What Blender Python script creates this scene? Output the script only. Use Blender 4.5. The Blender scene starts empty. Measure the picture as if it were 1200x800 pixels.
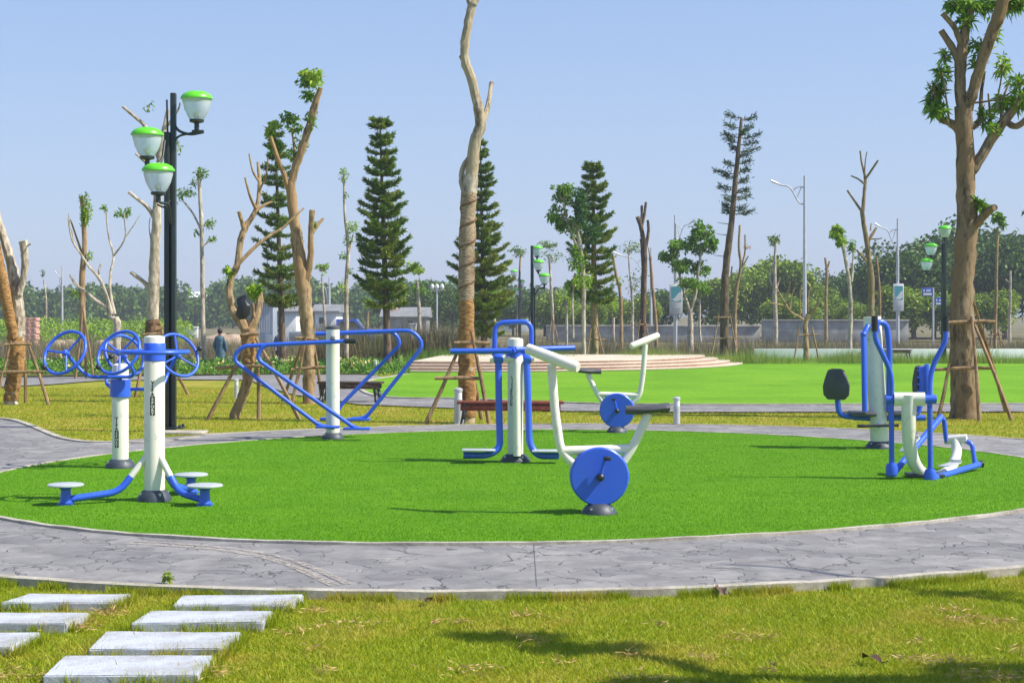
import bpy, bmesh, math, random
import numpy as np
from mathutils import Vector, Matrix
random.seed(7); RNG = np.random.default_rng(7)
R = math.radians
scene = bpy.context.scene
col = scene.collection
# ------------------------------------------------------------------ survey numbers of the viewpoint (used to find where things stand)
H, F, YH = 1.6, 1850.0, 370.0
def G(px, py, z=0.0):
    Y = (H - z) * F / (py - YH)
    return Vector(((px - 600) / F * Y, Y, z))
def P(px, py, Y):
    return Vector(((px - 600) / F * Y, Y, H - (py - YH) / F * Y))
LAWN_Z = -0.045
def gz(Y):
    if Y < 51: return LAWN_Z
    if Y < 58: return LAWN_Z + (Y - 51) / 7 * (-0.5)
    return LAWN_Z - 0.5

# ------------------------------------------------------------------ materials
def new_mat(name):
    m = bpy.data.materials.new(name); m.use_nodes = True
    nt = m.node_tree; nt.nodes.clear()
    out = nt.nodes.new('ShaderNodeOutputMaterial')
    b = nt.nodes.new('ShaderNodeBsdfPrincipled')
    nt.links.new(b.outputs[0], out.inputs[0])
    return m, nt, b, out
def N(nt, t, **kw):
    n = nt.nodes.new(t)
    for k, v in kw.items(): setattr(n, k, v)
    return n
def L(nt, a, b): nt.links.new(a, b)
def c4(c): return (c[0], c[1], c[2], 1)
def coords(nt, scale=(1, 1, 1)):
    tc = N(nt, 'ShaderNodeTexCoord'); mp = N(nt, 'ShaderNodeMapping')
    mp.inputs['Scale'].default_value = scale
    L(nt, tc.outputs['Object'], mp.inputs[0]); return mp.outputs[0]
def noise(nt, vec, scale, detail=4, rough=.6):
    n = N(nt, 'ShaderNodeTexNoise'); n.inputs['Scale'].default_value = scale
    n.inputs['Detail'].default_value = detail; n.inputs['Roughness'].default_value = rough
    L(nt, vec, n.inputs['Vector']); return n.outputs['Fac']
def ramp(nt, fac, stops):
    r = N(nt, 'ShaderNodeValToRGB'); e = r.color_ramp.elements
    while len(e) < len(stops): e.new(.5)
    for i, (p, c) in enumerate(stops):
        e[i].position = p; e[i].color = c4(c)
    L(nt, fac, r.inputs[0]); return r.outputs[0]
def mix(nt, fac, a, b, mode='MIX'):
    m = N(nt, 'ShaderNodeMix', data_type='RGBA', blend_type=mode)
    if isinstance(fac, (int, float)): m.inputs[0].default_value = fac
    else: L(nt, fac, m.inputs[0])
    for i, v in ((6, a), (7, b)):
        if isinstance(v, tuple): m.inputs[i].default_value = c4(v)
        else: L(nt, v, m.inputs[i])
    return m.outputs[2]
def bump(nt, h, strength, dist, b):
    n = N(nt, 'ShaderNodeBump'); n.inputs['Strength'].default_value = strength
    n.inputs['Distance'].default_value = dist
    L(nt, h, n.inputs['Height']); L(nt, n.outputs[0], b.inputs['Normal']); return n
def mat(name, c, rough=.5, var=.12, scale=6, bmp=0, bdist=.005, bscale=60, metal=0, spec=.5, coat=0):
    m, nt, b, o = new_mat(name)
    v = coords(nt)
    f = noise(nt, v, scale, 5)
    L(nt, ramp(nt, f, [(.3, tuple(x * (1 - var) for x in c)), (.7, tuple(min(1, x * (1 + var)) for x in c))]), b.inputs['Base Color'])
    b.inputs['Roughness'].default_value = rough
    f2 = noise(nt, v, scale * 5, 3)
    mr = N(nt, 'ShaderNodeMapRange'); mr.inputs[3].default_value = max(0, rough - .1); mr.inputs[4].default_value = min(1, rough + .12)
    L(nt, f2, mr.inputs[0]); L(nt, mr.outputs[0], b.inputs['Roughness'])
    b.inputs['Metallic'].default_value = metal
    b.inputs['Specular IOR Level'].default_value = spec
    b.inputs['Coat Weight'].default_value = coat
    if bmp: bump(nt, noise(nt, v, bscale, 4), bmp, bdist, b)
    return m
def paint(name, c, dirt=(.25, .2, .14), rough=.32):
    m, nt, b, o = new_mat(name)
    v = coords(nt)
    f = noise(nt, v, 9, 6, .7)
    base = ramp(nt, noise(nt, v, 2.5, 3), [(.35, tuple(x * .93 for x in c)), (.65, c)])
    sp = ramp(nt, f, [(.56, (0, 0, 0)), (.74, (.5, .5, .5))])
    s = N(nt, 'ShaderNodeSeparateColor'); L(nt, sp, s.inputs[0])
    L(nt, mix(nt, s.outputs[0], base, dirt), b.inputs['Base Color'])
    r = ramp(nt, noise(nt, v, 30, 4), [(.3, (rough,) * 3), (.8, (min(1, rough + .25),) * 3)])
    L(nt, r, b.inputs['Roughness'])
    b.inputs['Coat Weight'].default_value = .15
    bump(nt, noise(nt, v, 45, 3), .08, .004, b)
    return m
def bark(name, c1, c2, c3=None, zs=.3, scale=11, bs=.9):
    m, nt, b, o = new_mat(name)
    v = coords(nt, (1, 1, zs))
    f = noise(nt, v, scale, 8, .7); g = noise(nt, v, scale * .25, 3)
    a = ramp(nt, f, [(.36, c1), (.6, c2)])
    kn = ramp(nt, noise(nt, coords(nt, (1, 1, .9)), 3.2, 4, .7), [(.3, (.55, .5, .45)), (.48, (1, 1, 1))]); a = mix(nt, 1.0, a, kn, 'MULTIPLY')
    if c3: a = mix(nt, g if False else ramp(nt, g, [(.45, (0, 0, 0)), (.6, (1, 1, 1))]), a, c3)
    L(nt, a, b.inputs['Base Color'])
    b.inputs['Roughness'].default_value = .85; b.inputs['Specular IOR Level'].default_value = .2
    bump(nt, f, bs, .03, b)
    return m
def leafmat(name, ca, cb, tr=.3, rough=.5, patch=None):
    m, nt, b, o = new_mat(name)
    g = N(nt, 'ShaderNodeNewGeometry')
    c = ramp(nt, g.outputs['Random Per Island'], [(.1, ca), (.9, cb)])
    if patch:
        v = coords(nt)
        f = ramp(nt, noise(nt, v, patch[1], 5, .65), [(.5, (0, 0, 0)), (.72, (.9, .9, .9))])
        s = N(nt, 'ShaderNodeSeparateColor'); L(nt, f, s.inputs[0])
        c = mix(nt, s.outputs[0], c, patch[0])
    L(nt, c, b.inputs['Base Color']); b.inputs['Roughness'].default_value = rough
    b.inputs['Specular IOR Level'].default_value = .25
    t = N(nt, 'ShaderNodeBsdfTranslucent'); L(nt, c, t.inputs[0])
    ms = N(nt, 'ShaderNodeMixShader'); ms.inputs[0].default_value = tr
    L(nt, b.outputs[0], ms.inputs[1]); L(nt, t.outputs[0], ms.inputs[2]); L(nt, ms.outputs[0], o.inputs[0])
    return m

M = {}
M['white'] = paint('white_paint', (.84, .79, .66))
M['blue'] = paint('blue_paint', (.035, .125, .72), dirt=(.05, .12, .35), rough=.28)
M['black'] = mat('black_plastic', (.022, .024, .028), .45, .3)
M['dark_rubber'] = mat('dark_grey_base', (.045, .055, .07), .5, .3, bmp=.2)
M['ink'] = mat('black_ink', (.01, .01, .012), .5, .1)
M['steel_plate'] = mat('footplate_metal', (.62, .64, .62), .35, .15, metal=.3)
M['pad'] = mat('grey_pad', (.075, .075, .08), .6, .2)
M['lamp_dark'] = mat('lamp_post_paint', (.022, .032, .03), .42, .25, 3)
M['lamp_green'] = mat('green_cap', (.13, .62, .02), .35, .1)
M['galv'] = mat('galvanised_steel', (.60, .60, .60), .4, .1, metal=.4)
M['bark_grey'] = bark('grey_brown_bark', (.09, .062, .036), (.36, .27, .165), (.25, .17, .09))
M['bark_tan'] = bark('tan_bark', (.13, .085, .045), (.50, .36, .20), (.36, .23, .11))
M['bark_pale'] = bark('pale_bark', (.22, .17, .12), (.64, .56, .43))
M['bark_beige'] = bark('beige_bark', (.20, .155, .10), (.58, .49, .35), (.46, .36, .22))
M['bark_dark'] = bark('dark_bark', (.07, .045, .03), (.20, .14, .09))
M['wrap_orange'] = bark('orange_wrap', (.17, .085, .03), (.50, .28, .10), zs=2.5, scale=12)
M['wrap_burlap'] = bark('burlap_wrap', (.22, .15, .09), (.50, .38, .25), zs=3, scale=16)
M['stake'] = bark('eucalyptus_stake', (.16, .095, .05), (.42, .28, .15), zs=.2)
M['rope'] = bark('brown_lashing', (.1, .06, .03), (.25, .15, .08))
M['leaf_mid'] = leafmat('leaf_mid_green', (.07, .19, .012), (.25, .43, .035), tr=.38)
M['leaf_dark'] = leafmat('leaf_dark_green', (.025, .085, .018), (.07, .18, .03))
M['leaf_bright'] = leafmat('leaf_bright_green', (.18, .34, .015), (.42, .58, .05), tr=.42)
M['leaf_airy'] = leafmat('leaf_pale_green', (.12, .22, .06), (.25, .36, .11), tr=.4)
M['needle'] = leafmat('conifer_needles', (.05, .12, .012), (.22, .32, .03), tr=.25)
M['needle_d'] = leafmat('dark_pine_needles', (.02, .055, .018), (.07, .13, .03), tr=.12)
M['needle_y'] = leafmat('yellowing_needles', (.12, .19, .02), (.34, .38, .05), tr=.2)
M['wood_far'] = leafmat('far_tree_leaves', (.02, .07, .010), (.14, .24, .025), tr=.2)
M['wood_near'] = leafmat('near_tree_leaves', (.07, .17, .008), (.36, .46, .03), tr=.25)
M['reed'] = leafmat('dry_reeds', (.14, .10, .065), (.30, .26, .13), tr=.2, patch=((.14, .22, .04), .4))
M['bed'] = leafmat('bed_leaves', (.07, .2, .02), (.22, .38, .05), tr=.3)
M['bed_y'] = leafmat('bed_grass', (.14, .24, .03), (.36, .42, .08), tr=.3)
M['petal'] = leafmat('yellow_petals', (.75, .55, .1), (.85, .78, .45), tr=.3)
M['turf_blade'] = leafmat('turf_blades', (.115, .305, .003), (.165, .37, .007), tr=.35, rough=.5)
M['lawn_blade'] = leafmat('lawn_blades', (.22, .32, .008), (.42, .44, .018), tr=.35, patch=((.54, .42, .07), 1.5))
M['lawn_blade2'] = leafmat('far_lawn_blades', (.23, .29, .008), (.40, .40, .018), tr=.35, patch=((.50, .38, .05), .7))
M['straw'] = leafmat('straw', (.42, .26, .08), (.62, .45, .18), tr=.2)
M['dryleaf'] = mat('dry_leaf_brown', (.10, .05, .025), .7, .3)

def ground_mat(name, stops, s1, s2, bstr=.3, bscale=90):
    m, nt, b, o = new_mat(name)
    v = coords(nt)
    a = noise(nt, v, s1, 6, .65); d = noise(nt, v, s2, 5, .7)
    c1 = ramp(nt, a, stops)
    c2 = ramp(nt, d, [(.3, (.55, .55, .55)), (.7, (1, 1, 1))])
    L(nt, mix(nt, .85, c1, c2, 'MULTIPLY'), b.inputs['Base Color'])
    b.inputs['Roughness'].default_value = .9; b.inputs['Specular IOR Level'].default_value = .15
    bump(nt, noise(nt, v, bscale, 4, .7), bstr, .02, b)
    return m
M['lawn'] = ground_mat('lawn_ground', [(.38, (.22, .28, .010)), (.5, (.30, .31, .018)), (.66, (.46, .34, .07))], 1.1, 38)
M['turf'] = ground_mat('artificial_turf', [(.35, (.105, .285, .004)), (.65, (.15, .35, .007))], 1.4, 70, .4, 160)
M['turf2'] = ground_mat('artificial_turf_far', [(.3, (.12, .30, .006)), (.5, (.17, .38, .01)), (.7, (.22, .42, .016))], .35, 9, .6, 30)
M['field'] = ground_mat('field_ground', [(.35, (.13, .13, .05)), (.5, (.2, .17, .08)), (.65, (.27, .21, .13))], .08, 3)
M['bedsoil'] = ground_mat('bed_soil', [(.35, (.1, .13, .03)), (.65, (.19, .19, .06))], 1, 8)
M['kerb'] = ground_mat('kerb_stone', [(.35, (.36, .31, .25)), (.5, (.52, .47, .38)), (.68, (.66, .60, .50))], 3, 25, .3)
M['stage_pink'] = ground_mat('stage_pink_stone', [(.35, (.50, .29, .22)), (.65, (.62, .40, .31))], .6, 12, .2)
M['stage_cream'] = ground_mat('stage_cream_stone', [(.35, (.66, .54, .40)), (.65, (.78, .68, .53))], .6, 12, .2)
M['sandheap'] = mat('sandy_soil', (.42, .31, .21), .95, .3, 2, bmp=.6, bdist=.1, bscale=4)
M['road'] = mat('asphalt', (.16, .16, .17), .85, .2, .3)
M['whitewall'] = mat('white_wall', (.72, .72, .70), .7, .12, .6)
M['bluegrey'] = mat('blue_grey_sheet', (.30, .35, .40), .5, .15, 1)
M['roofgrey'] = mat('grey_roof', (.22, .22, .22), .8, .2, 1)
M['brick'] = mat('pink_brick', (.62, .33, .24), .85, .2, 9)
M['glass'] = mat('window_glass', (.03, .04, .05), .1, .1)
M['concrete'] = mat('grey_concrete', (.30, .295, .28), .85, .35, 1.2)

def path_mat():
    m, nt, b, o = new_mat('stamped_concrete')
    v = coords(nt)
    wn = N(nt, 'ShaderNodeTexNoise'); wn.inputs['Scale'].default_value = 2.2; wn.inputs['Detail'].default_value = 3
    L(nt, v, wn.inputs[0])
    vm = N(nt, 'ShaderNodeVectorMath', operation='MULTIPLY_ADD'); L(nt, wn.outputs['Color'], vm.inputs[0])
    vm.inputs[1].default_value = (1.1, .9, .0); L(nt, v, vm.inputs[2])
    vo = N(nt, 'ShaderNodeTexVoronoi', feature='DISTANCE_TO_EDGE'); vo.inputs['Scale'].default_value = 3.3
    L(nt, vm.outputs[0], vo.inputs['Vector'])
    gate = noise(nt, v, 1.7, 3)
    g = N(nt, 'ShaderNodeMapRange'); g.inputs[1].default_value = .40; g.inputs[2].default_value = .58
    g.inputs[3].default_value = .0005; g.inputs[4].default_value = .036; L(nt, gate, g.inputs[0])
    lt = N(nt, 'ShaderNodeMath', operation='DIVIDE', use_clamp=True); L(nt, vo.outputs[0], lt.inputs[0]); L(nt, g.outputs[0], lt.inputs[1])
    vc = N(nt, 'ShaderNodeTexVoronoi'); vc.inputs['Scale'].default_value = 3.3; L(nt, vm.outputs[0], vc.inputs['Vector'])
    base = ramp(nt, noise(nt, v, 3.5, 7, .7), [(.3, (.215, .200, .190)), (.5, (.285, .268, .256)), (.72, (.39, .368, .345))])
    sc = N(nt, 'ShaderNodeSeparateColor'); L(nt, vc.outputs['Color'], sc.inputs[0])
    tone = ramp(nt, sc.outputs[0], [(0, (.74, .74, .76)), (1, (1.0, 1.0, 1.0))])
    base = mix(nt, 1.0, base, tone, 'MULTIPLY')
    fine = ramp(nt, noise(nt, v, 60, 5, .8), [(.3, (.8, .8, .8)), (.7, (1.0, 1.0, 1.0))])
    base = mix(nt, 1.0, base, fine, 'MULTIPLY')
    dust = ramp(nt, noise(nt, v, .9, 5, .7), [(.52, (0, 0, 0)), (.72, (.5, .5, .5))])
    sd = N(nt, 'ShaderNodeSeparateColor'); L(nt, dust, sd.inputs[0])
    base = mix(nt, sd.outputs[0], base, (.40, .37, .33))
    cr = mix(nt, lt.outputs[0], (.085, .083, .085), base)
    L(nt, cr, b.inputs['Base Color'])
    b.inputs['Roughness'].default_value = .75; b.inputs['Specular IOR Level'].default_value = .3
    h = N(nt, 'ShaderNodeMath', operation='MULTIPLY_ADD'); L(nt, noise(nt, v, 14, 6, .7), h.inputs[0]); h.inputs[1].default_value = .5
    L(nt, lt.outputs[0], h.inputs[2])
    bump(nt, h.outputs[0], .6, .012, b)
    return m
M['path'] = path_mat()
def granite():
    m, nt, b, o = new_mat('pale_granite')
    v = coords(nt)
    base = ramp(nt, noise(nt, v, 160, 3, .8), [(.35, (.30, .32, .36)), (.5, (.50, .52, .56)), (.68, (.70, .71, .74))])
    st = ramp(nt, noise(nt, v, 5, 6, .7), [(.42, (1, 1, 1)), (.7, (.66, .62, .54))])
    L(nt, mix(nt, 1, base, st, 'MULTIPLY'), b.inputs['Base Color'])
    b.inputs['Roughness'].default_value = .7
    bump(nt, noise(nt, v, 120, 4), .3, .004, b); return m
M['granite'] = granite()
def glass_lamp():
    m, nt, b, o = new_mat('frosted_lamp_glass')
    v = coords(nt, (1, 1, 1))
    L(nt, ramp(nt, noise(nt, v, 12, 3), [(.3, (.80, .86, .88)), (.7, (.9, .93, .93))]), b.inputs['Base Color'])
    b.inputs['Roughness'].default_value = .3; b.inputs['Transmission Weight'].default_value = .55
    b.inputs['IOR'].default_value = 1.15
    return m
M['lampglass'] = glass_lamp()

# ------------------------------------------------------------------ mesh helpers
def link(o, parent=None):
    col.objects.link(o)
    if parent is not None:
        o.parent = parent
    return o
def tag(o, label=None, cat=None, group=None, kind=None):
    if label: o['label'] = label
    if cat: o['category'] = cat
    if group: o['group'] = group
    if kind: o['kind'] = kind
    return o
def empty(name, loc, label, cat, group=None, rz=0):
    o = bpy.data.objects.new(name, None); o.empty_display_size = .2
    col.objects.link(o); o.location = loc; o.rotation_euler = (0, 0, rz)
    return tag(o, label, cat, group)
def copy_tree(o, parent=None):
    c = o.copy(); col.objects.link(c)
    if parent is not None: c.parent = parent
    for ch in list(o.children): copy_tree(ch, c)
    return c
def catmull(pts, n=6, closed=False):
    p = [Vector(q) for q in pts]; out = []
    m = len(p)
    rng = range(m if closed else m - 1)
    for i in rng:
        if closed: a, b, c, d = p[(i - 1) % m], p[i], p[(i + 1) % m], p[(i + 2) % m]
        else: a, b, c, d = p[max(i - 1, 0)], p[i], p[i + 1], p[min(i + 2, m - 1)]
        for k in range(n):
            t = k / n
            out.append(.5 * ((2 * b) + (c - a) * t + (2 * a - 5 * b + 4 * c - d) * t * t + (3 * b - a - 3 * c + d) * t ** 3))
    if not closed: out.append(p[-1])
    return out
def fillet(pts, r, n=5):
    """polyline with rounded corners"""
    p = [Vector(q) for q in pts]; out = [p[0]]
    for i in range(1, len(p) - 1):
        a, b, c = p[i - 1], p[i], p[i + 1]
        d1 = (a - b); d2 = (c - b); rr = min(r, d1.length * .49, d2.length * .49)
        s = b + d1.normalized() * rr; e = b + d2.normalized() * rr
        for k in range(n + 1):
            t = k / n
            out.append((1 - t) ** 2 * s + 2 * t * (1 - t) * b + t * t * e)
    out.append(p[-1]); return out
class MB:
    def __init__(s): s.v = []; s.f = []
    def add(s, vs, fs):
        o = len(s.v); s.v += [Vector(v) for v in vs]; s.f += [tuple(i + o for i in f) for f in fs]
    def tube(s, pts, rad, seg=12, caps=True, closed=False, wob=0, squash=1):
        pts = [Vector(p) for p in pts]; n = len(pts)
        if not isinstance(rad, (list, tuple)): rad = [rad] * n
        elif len(rad) != n:
            m = len(rad); rad = [rad[min(int(i * (m - 1) / (n - 1)), m - 2)] * (1 - (i * (m - 1) / (n - 1) - min(int(i * (m - 1) / (n - 1)), m - 2))) + rad[min(int(i * (m - 1) / (n - 1)), m - 2) + 1] * (i * (m - 1) / (n - 1) - min(int(i * (m - 1) / (n - 1)), m - 2)) for i in range(n)]
        T = []
        for i in range(n):
            a = pts[(i - 1) % n] if (closed or i > 0) else pts[i]
            b = pts[(i + 1) % n] if (closed or i < n - 1) else pts[i]
            T.append((b - a).normalized())
        up = Vector((0, 0, 1)) if abs(T[0].z) < .9 else Vector((0, 1, 0))
        u = T[0].cross(up).normalized(); vs = []
        for i in range(n):
            u = (u - T[i] * u.dot(T[i])).normalized(); w = T[i].cross(u)
            for k in range(seg):
                a = 2 * math.pi * k / seg
                rr = rad[i] * (1 + (random.uniform(-wob, wob) if wob else 0))
                vs.append(pts[i] + (u * math.cos(a) + w * math.sin(a) * squash) * rr)
        fs = []
        for i in range(n if closed else n - 1):
            j = (i + 1) % n
            for k in range(seg):
                l = (k + 1) % seg
                fs.append((i * seg + k, i * seg + l, j * seg + l, j * seg + k))
        if caps and not closed:
            fs.append(tuple(reversed(range(seg)))); fs.append(tuple((n - 1) * seg + k for k in range(seg)))
        s.add(vs, fs)
        return s
    def box(s, c, d, rot=None, bev=0):
        bm = bmesh.new(); bmesh.ops.create_cube(bm, size=1)
        for v in bm.verts: v.co = Vector((v.co.x * d[0], v.co.y * d[1], v.co.z * d[2]))
        if bev: bmesh.ops.bevel(bm, geom=list(bm.edges), offset=bev, segments=2, affect='EDGES', profile=.5)
        m = rot if rot is not None else Matrix.Identity(3)
        bm.verts.index_update()
        s.add([m @ v.co + Vector(c) for v in bm.verts], [tuple(v.index for v in f.verts) for f in bm.faces]); bm.free(); return s
    def lathe(s, c, prof, seg=24, axis=(0, 0, 1), caps=True):
        ax = Vector(axis).normalized(); q = Vector((0, 0, 1)).rotation_difference(ax)
        vs = []
        for r, z in prof:
            for k in range(seg):
                a = 2 * math.pi * k / seg
                vs.append(Vector(c) + q @ Vector((r * math.cos(a), r * math.sin(a), z)))
        fs = [(i * seg + k, i * seg + (k + 1) % seg, (i + 1) * seg + (k + 1) % seg, (i + 1) * seg + k) for i in range(len(prof) - 1) for k in range(seg)]
        if caps: fs.append(tuple(reversed(range(seg)))); fs.append(tuple((len(prof) - 1) * seg + k for k in range(seg)))
        s.add(vs, fs); return s
    def ball(s, c, r, seg=12, sc=(1, 1, 1), rot=None):
        m = rot if rot is not None else Matrix.Identity(3)
        vs = []; fs = []
        rings = seg // 2
        for i in range(rings + 1):
            t = math.pi * (i + .02) / (rings + .04)
            for k in range(seg):
                a = 2 * math.pi * k / seg
                vs.append(Vector(c) + m @ Vector((r * sc[0] * math.sin(t) * math.cos(a), r * sc[1] * math.sin(t) * math.sin(a), r * sc[2] * math.cos(t))))
        for i in range(rings):
            for k in range(seg):
                fs.append((i * seg + k, (i + 1) * seg + k, (i + 1) * seg + (k + 1) % seg, i * seg + (k + 1) % seg))
        fs.append(tuple(range(seg))); fs.append(tuple(reversed([rings * seg + k for k in range(seg)])))
        s.add(vs, fs); return s
    def build(s, name, m, parent=None, smooth=True, ang=40, local=False):
        o0 = Vector(parent_world(parent)) if (parent is not None and not local) else Vector((0, 0, 0))
        me = bpy.data.meshes.new(name)
        me.from_pydata([tuple(v - o0) for v in s.v], [], s.f); me.validate(); me.update()
        if smooth:
            me.shade_smooth(); me.set_sharp_from_angle(angle=R(ang))
        me.materials.append(m)
        return link(bpy.data.objects.new(name, me), parent)
def parent_world(p):
    v = Vector(p.location)
    while p.parent is not None:
        p = p.parent; v = v + Vector(p.location)
    return v
def quads_obj(name, V, m, parent=None, nper=4):
    """V: (n,nper,3) array of separate faces"""
    n = V.shape[0]
    if parent is not None: V = V - np.array(parent_world(parent))
    me = bpy.data.meshes.new(name)
    me.vertices.add(n * nper); me.vertices.foreach_set('co', V.reshape(-1).astype(np.float32))
    me.loops.add(n * nper); me.loops.foreach_set('vertex_index', np.arange(n * nper, dtype=np.int32))
    me.polygons.add(n); me.polygons.foreach_set('loop_start', (np.arange(n) * nper).astype(np.int32))
    me.polygons.foreach_set('loop_total', np.full(n, nper, np.int32))
    me.update(calc_edges=True); me.materials.append(m)
    return link(bpy.data.objects.new(name, me), parent)
def unit(a): return a / (np.linalg.norm(a, axis=1, keepdims=True) + 1e-9)
def leaf_quads(c, d, Ln, W, droop=.15):
    n = len(c); r = RNG.normal(size=(n, 3)); s = unit(np.cross(d, r))
    Ln = np.broadcast_to(np.asarray(Ln, float).reshape(-1, 1), (n, 1)); W = np.broadcast_to(np.asarray(W, float).reshape(-1, 1), (n, 1))
    mid = c + d * Ln * .5
    tip = c + d * Ln + np.array([0, 0, -1.0]) * droop * Ln
    up = np.cross(s, d) * W * .15
    return np.stack([c, mid + s * W * .5 + up, tip, mid - s * W * .5 + up], 1)
def blob_leaves(c, r, n, Ln, W, bias=(0, 0, 0), shell=.5, droop=.2):
    """leaves through an ellipsoid"""
    c = np.array(c); r = np.array(r, float)
    d = unit(RNG.normal(size=(n, 3)))
    rad = shell + (1 - shell) * RNG.random((n, 1)) ** .6
    p = c + d * r * rad * RNG.uniform(.8, 1.15, (n, 1))
    dd = unit(d * .6 + RNG.normal(size=(n, 3)) * .6 + np.array(bias))
    return leaf_quads(p - dd * Ln * .3, dd, Ln * RNG.uniform(.6, 1.3, n), W * RNG.uniform(.6, 1.3, n), droop)
def clumpy(c, r, n, Ln, W, k=9, sub=.42, **kw):
    """an ellipsoid crown made of k smaller leaf clumps"""
    c = np.array(c); r = np.array(r, float); out = []
    for i in range(k):
        d = unit(RNG.normal(size=(1, 3)))[0]
        cc = c + d * r * RNG.uniform(.35, .8)
        out.append(blob_leaves(cc, r * sub * RNG.uniform(.7, 1.25), max(3, n // k), Ln, W, **kw))
    return np.concatenate(out)
def sheet(name, pts, z, m, kind='structure', thick=0):
    bm = bmesh.new()
    vs = [bm.verts.new((p[0], p[1], z)) for p in pts]
    f = bm.faces.new(vs); f.normal_update()
    if f.normal.z < 0: f.normal_flip()
    bmesh.ops.triangulate(bm, faces=[f])
    me = bpy.data.meshes.new(name); bm.to_mesh(me); bm.free(); me.materials.append(m)
    o = link(bpy.data.objects.new(name, me)); o['kind'] = kind; return o

# ------------------------------------------------------------------ ground
def inner(th, k=0):
    r = 5.4458 - .4098 * math.cos(th) - .1353 * math.sin(th) + .0285 * math.cos(2 * th) + .2605 * math.sin(2 * th) + .0763 * math.cos(3 * th) - .1349 * math.sin(3 * th) + k
    return Vector((.7 + r * math.cos(th), 16.6 + r * math.sin(th), 0))
def outer(th, k=0):
    r = 7.1303 + .6502 * math.cos(th) + .2168 * math.sin(th) + .1149 * math.cos(2 * th) + .3923 * math.sin(2 * th) + k
    return Vector((-.3 + r * math.cos(th), 16.0 + r * math.sin(th), 0))
NA = 240
TH = [2 * math.pi * i / NA for i in range(NA)]
def strip_obj(name, A, B, za, zb, m, closed=True):
    n = len(A); vs = [(a.x, a.y, za) for a in A] + [(b.x, b.y, zb) for b in B]
    fs = [(i, (i + 1) % n, n + (i + 1) % n, n + i) for i in range(n if closed else n - 1)]
    me = bpy.data.meshes.new(name); me.from_pydata(vs, [], fs); me.update(); me.materials.append(m)
    bm = bmesh.new(); bm.from_mesh(me); bmesh.ops.recalc_face_normals(bm, faces=bm.faces)
    if sum(f.normal.z for f in bm.faces) < 0: bmesh.ops.reverse_faces(bm, faces=bm.faces)
    bm.to_mesh(me); bm.free()
    o = link(bpy.data.objects.new(name, me)); o['kind'] = 'structure'; return o
def kerb_ring(name, fn, w, z0, z1, m, ths, closed=True):
    mb = MB(); n = len(ths); vs = []
    for th in ths:
        h = random.uniform(-.004, .003)
        a, b = fn(th, 0), fn(th, w)
        vs += [(a.x, a.y, z0), (a.x, a.y, z1 + h), (b.x, b.y, z1 + h), (b.x, b.y, z0)]
    fs = []
    for i in range(n if closed else n - 1):
        j = (i + 1) % n
        for k in range(3): fs.append((4 * i + k, 4 * j + k, 4 * j + k + 1, 4 * i + k + 1))
    mb.add(vs, fs); o = mb.build(name, m, smooth=False); o['kind'] = 'structure'; return o
# the field reaches the horizon
def gridsheet(name, xs, ys, m):
    vs = [(x, y, gz(y)) for y in ys for x in xs]
    nx = len(xs)
    fs = [(j * nx + i, j * nx + i + 1, (j + 1) * nx + i + 1, (j + 1) * nx + i) for j in range(len(ys) - 1) for i in range(nx - 1)]
    me = bpy.data.meshes.new(name); me.from_pydata(vs, [], fs); me.update(); me.materials.append(m)
    o = link(bpy.data.objects.new(name, me)); o['kind'] = 'structure'; return o
gridsheet('lawn_ground', [-200, -60, -20, 0, 20, 60, 200], [-40, 0, 10, 20, 30, 40, 50.9], M['lawn'])
gridsheet('field_ground', [-3000, -600, -200, 0, 200, 600, 3000], [50.9, 51, 54, 58, 80, 200, 800, 3500], M['field'])
sheet('play_turf', [inner(t) for t in TH], .012, M['turf'])
strip_obj('ring_path', [inner(t, .0) for t in TH], [outer(t, 0) for t in TH], 0.0, 0.0, M['path'])
kerb_ring('turf_edging', inner, .055, -.03, .02, M['kerb'], TH)
kerb_ring('path_kerb', outer, .085, -.12, .008, M['kerb'], [t - (2 * math.pi if t > 3.4 else 0) for t in sorted(TH, key=lambda t: t - (2 * math.pi if t > 3.4 else 0)) if not (2.2 < t < 3.45)], False)
# path branching off to the left
br = [G(-160, 480), G(-60, 486), G(0, 490.5), G(20, 494), G(45, 504), G(62, 511), G(80, 515.5), G(110, 518), G(180, 517.5), G(235, 512)]
low = [G(80, 530), G(30, 548), G(-60, 575), G(-300, 600), G(-900, 560)]
sheet('branch_path', br + low, -.006, M['path'])
A = catmull(br, 5); B = []
for i, p in enumerate(A):
    t = (A[min(i + 1, len(A) - 1)] - A[max(i - 1, 0)]).normalized(); B.append(p + Vector((-t.y, t.x, 0)) * .09)
mbk = MB(); vs = []
for a, b in zip(A, B): vs += [(a.x, a.y, -.1), (a.x, a.y, .012), (b.x, b.y, .012), (b.x, b.y, -.1)]
mbk.add(vs, [(4 * i + k, 4 * (i + 1) + k, 4 * (i + 1) + k + 1, 4 * i + k + 1) for i in range(len(A) - 1) for k in range(3)])
tag(mbk.build('branch_kerb', M['kerb'], smooth=False), kind='structure')
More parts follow.
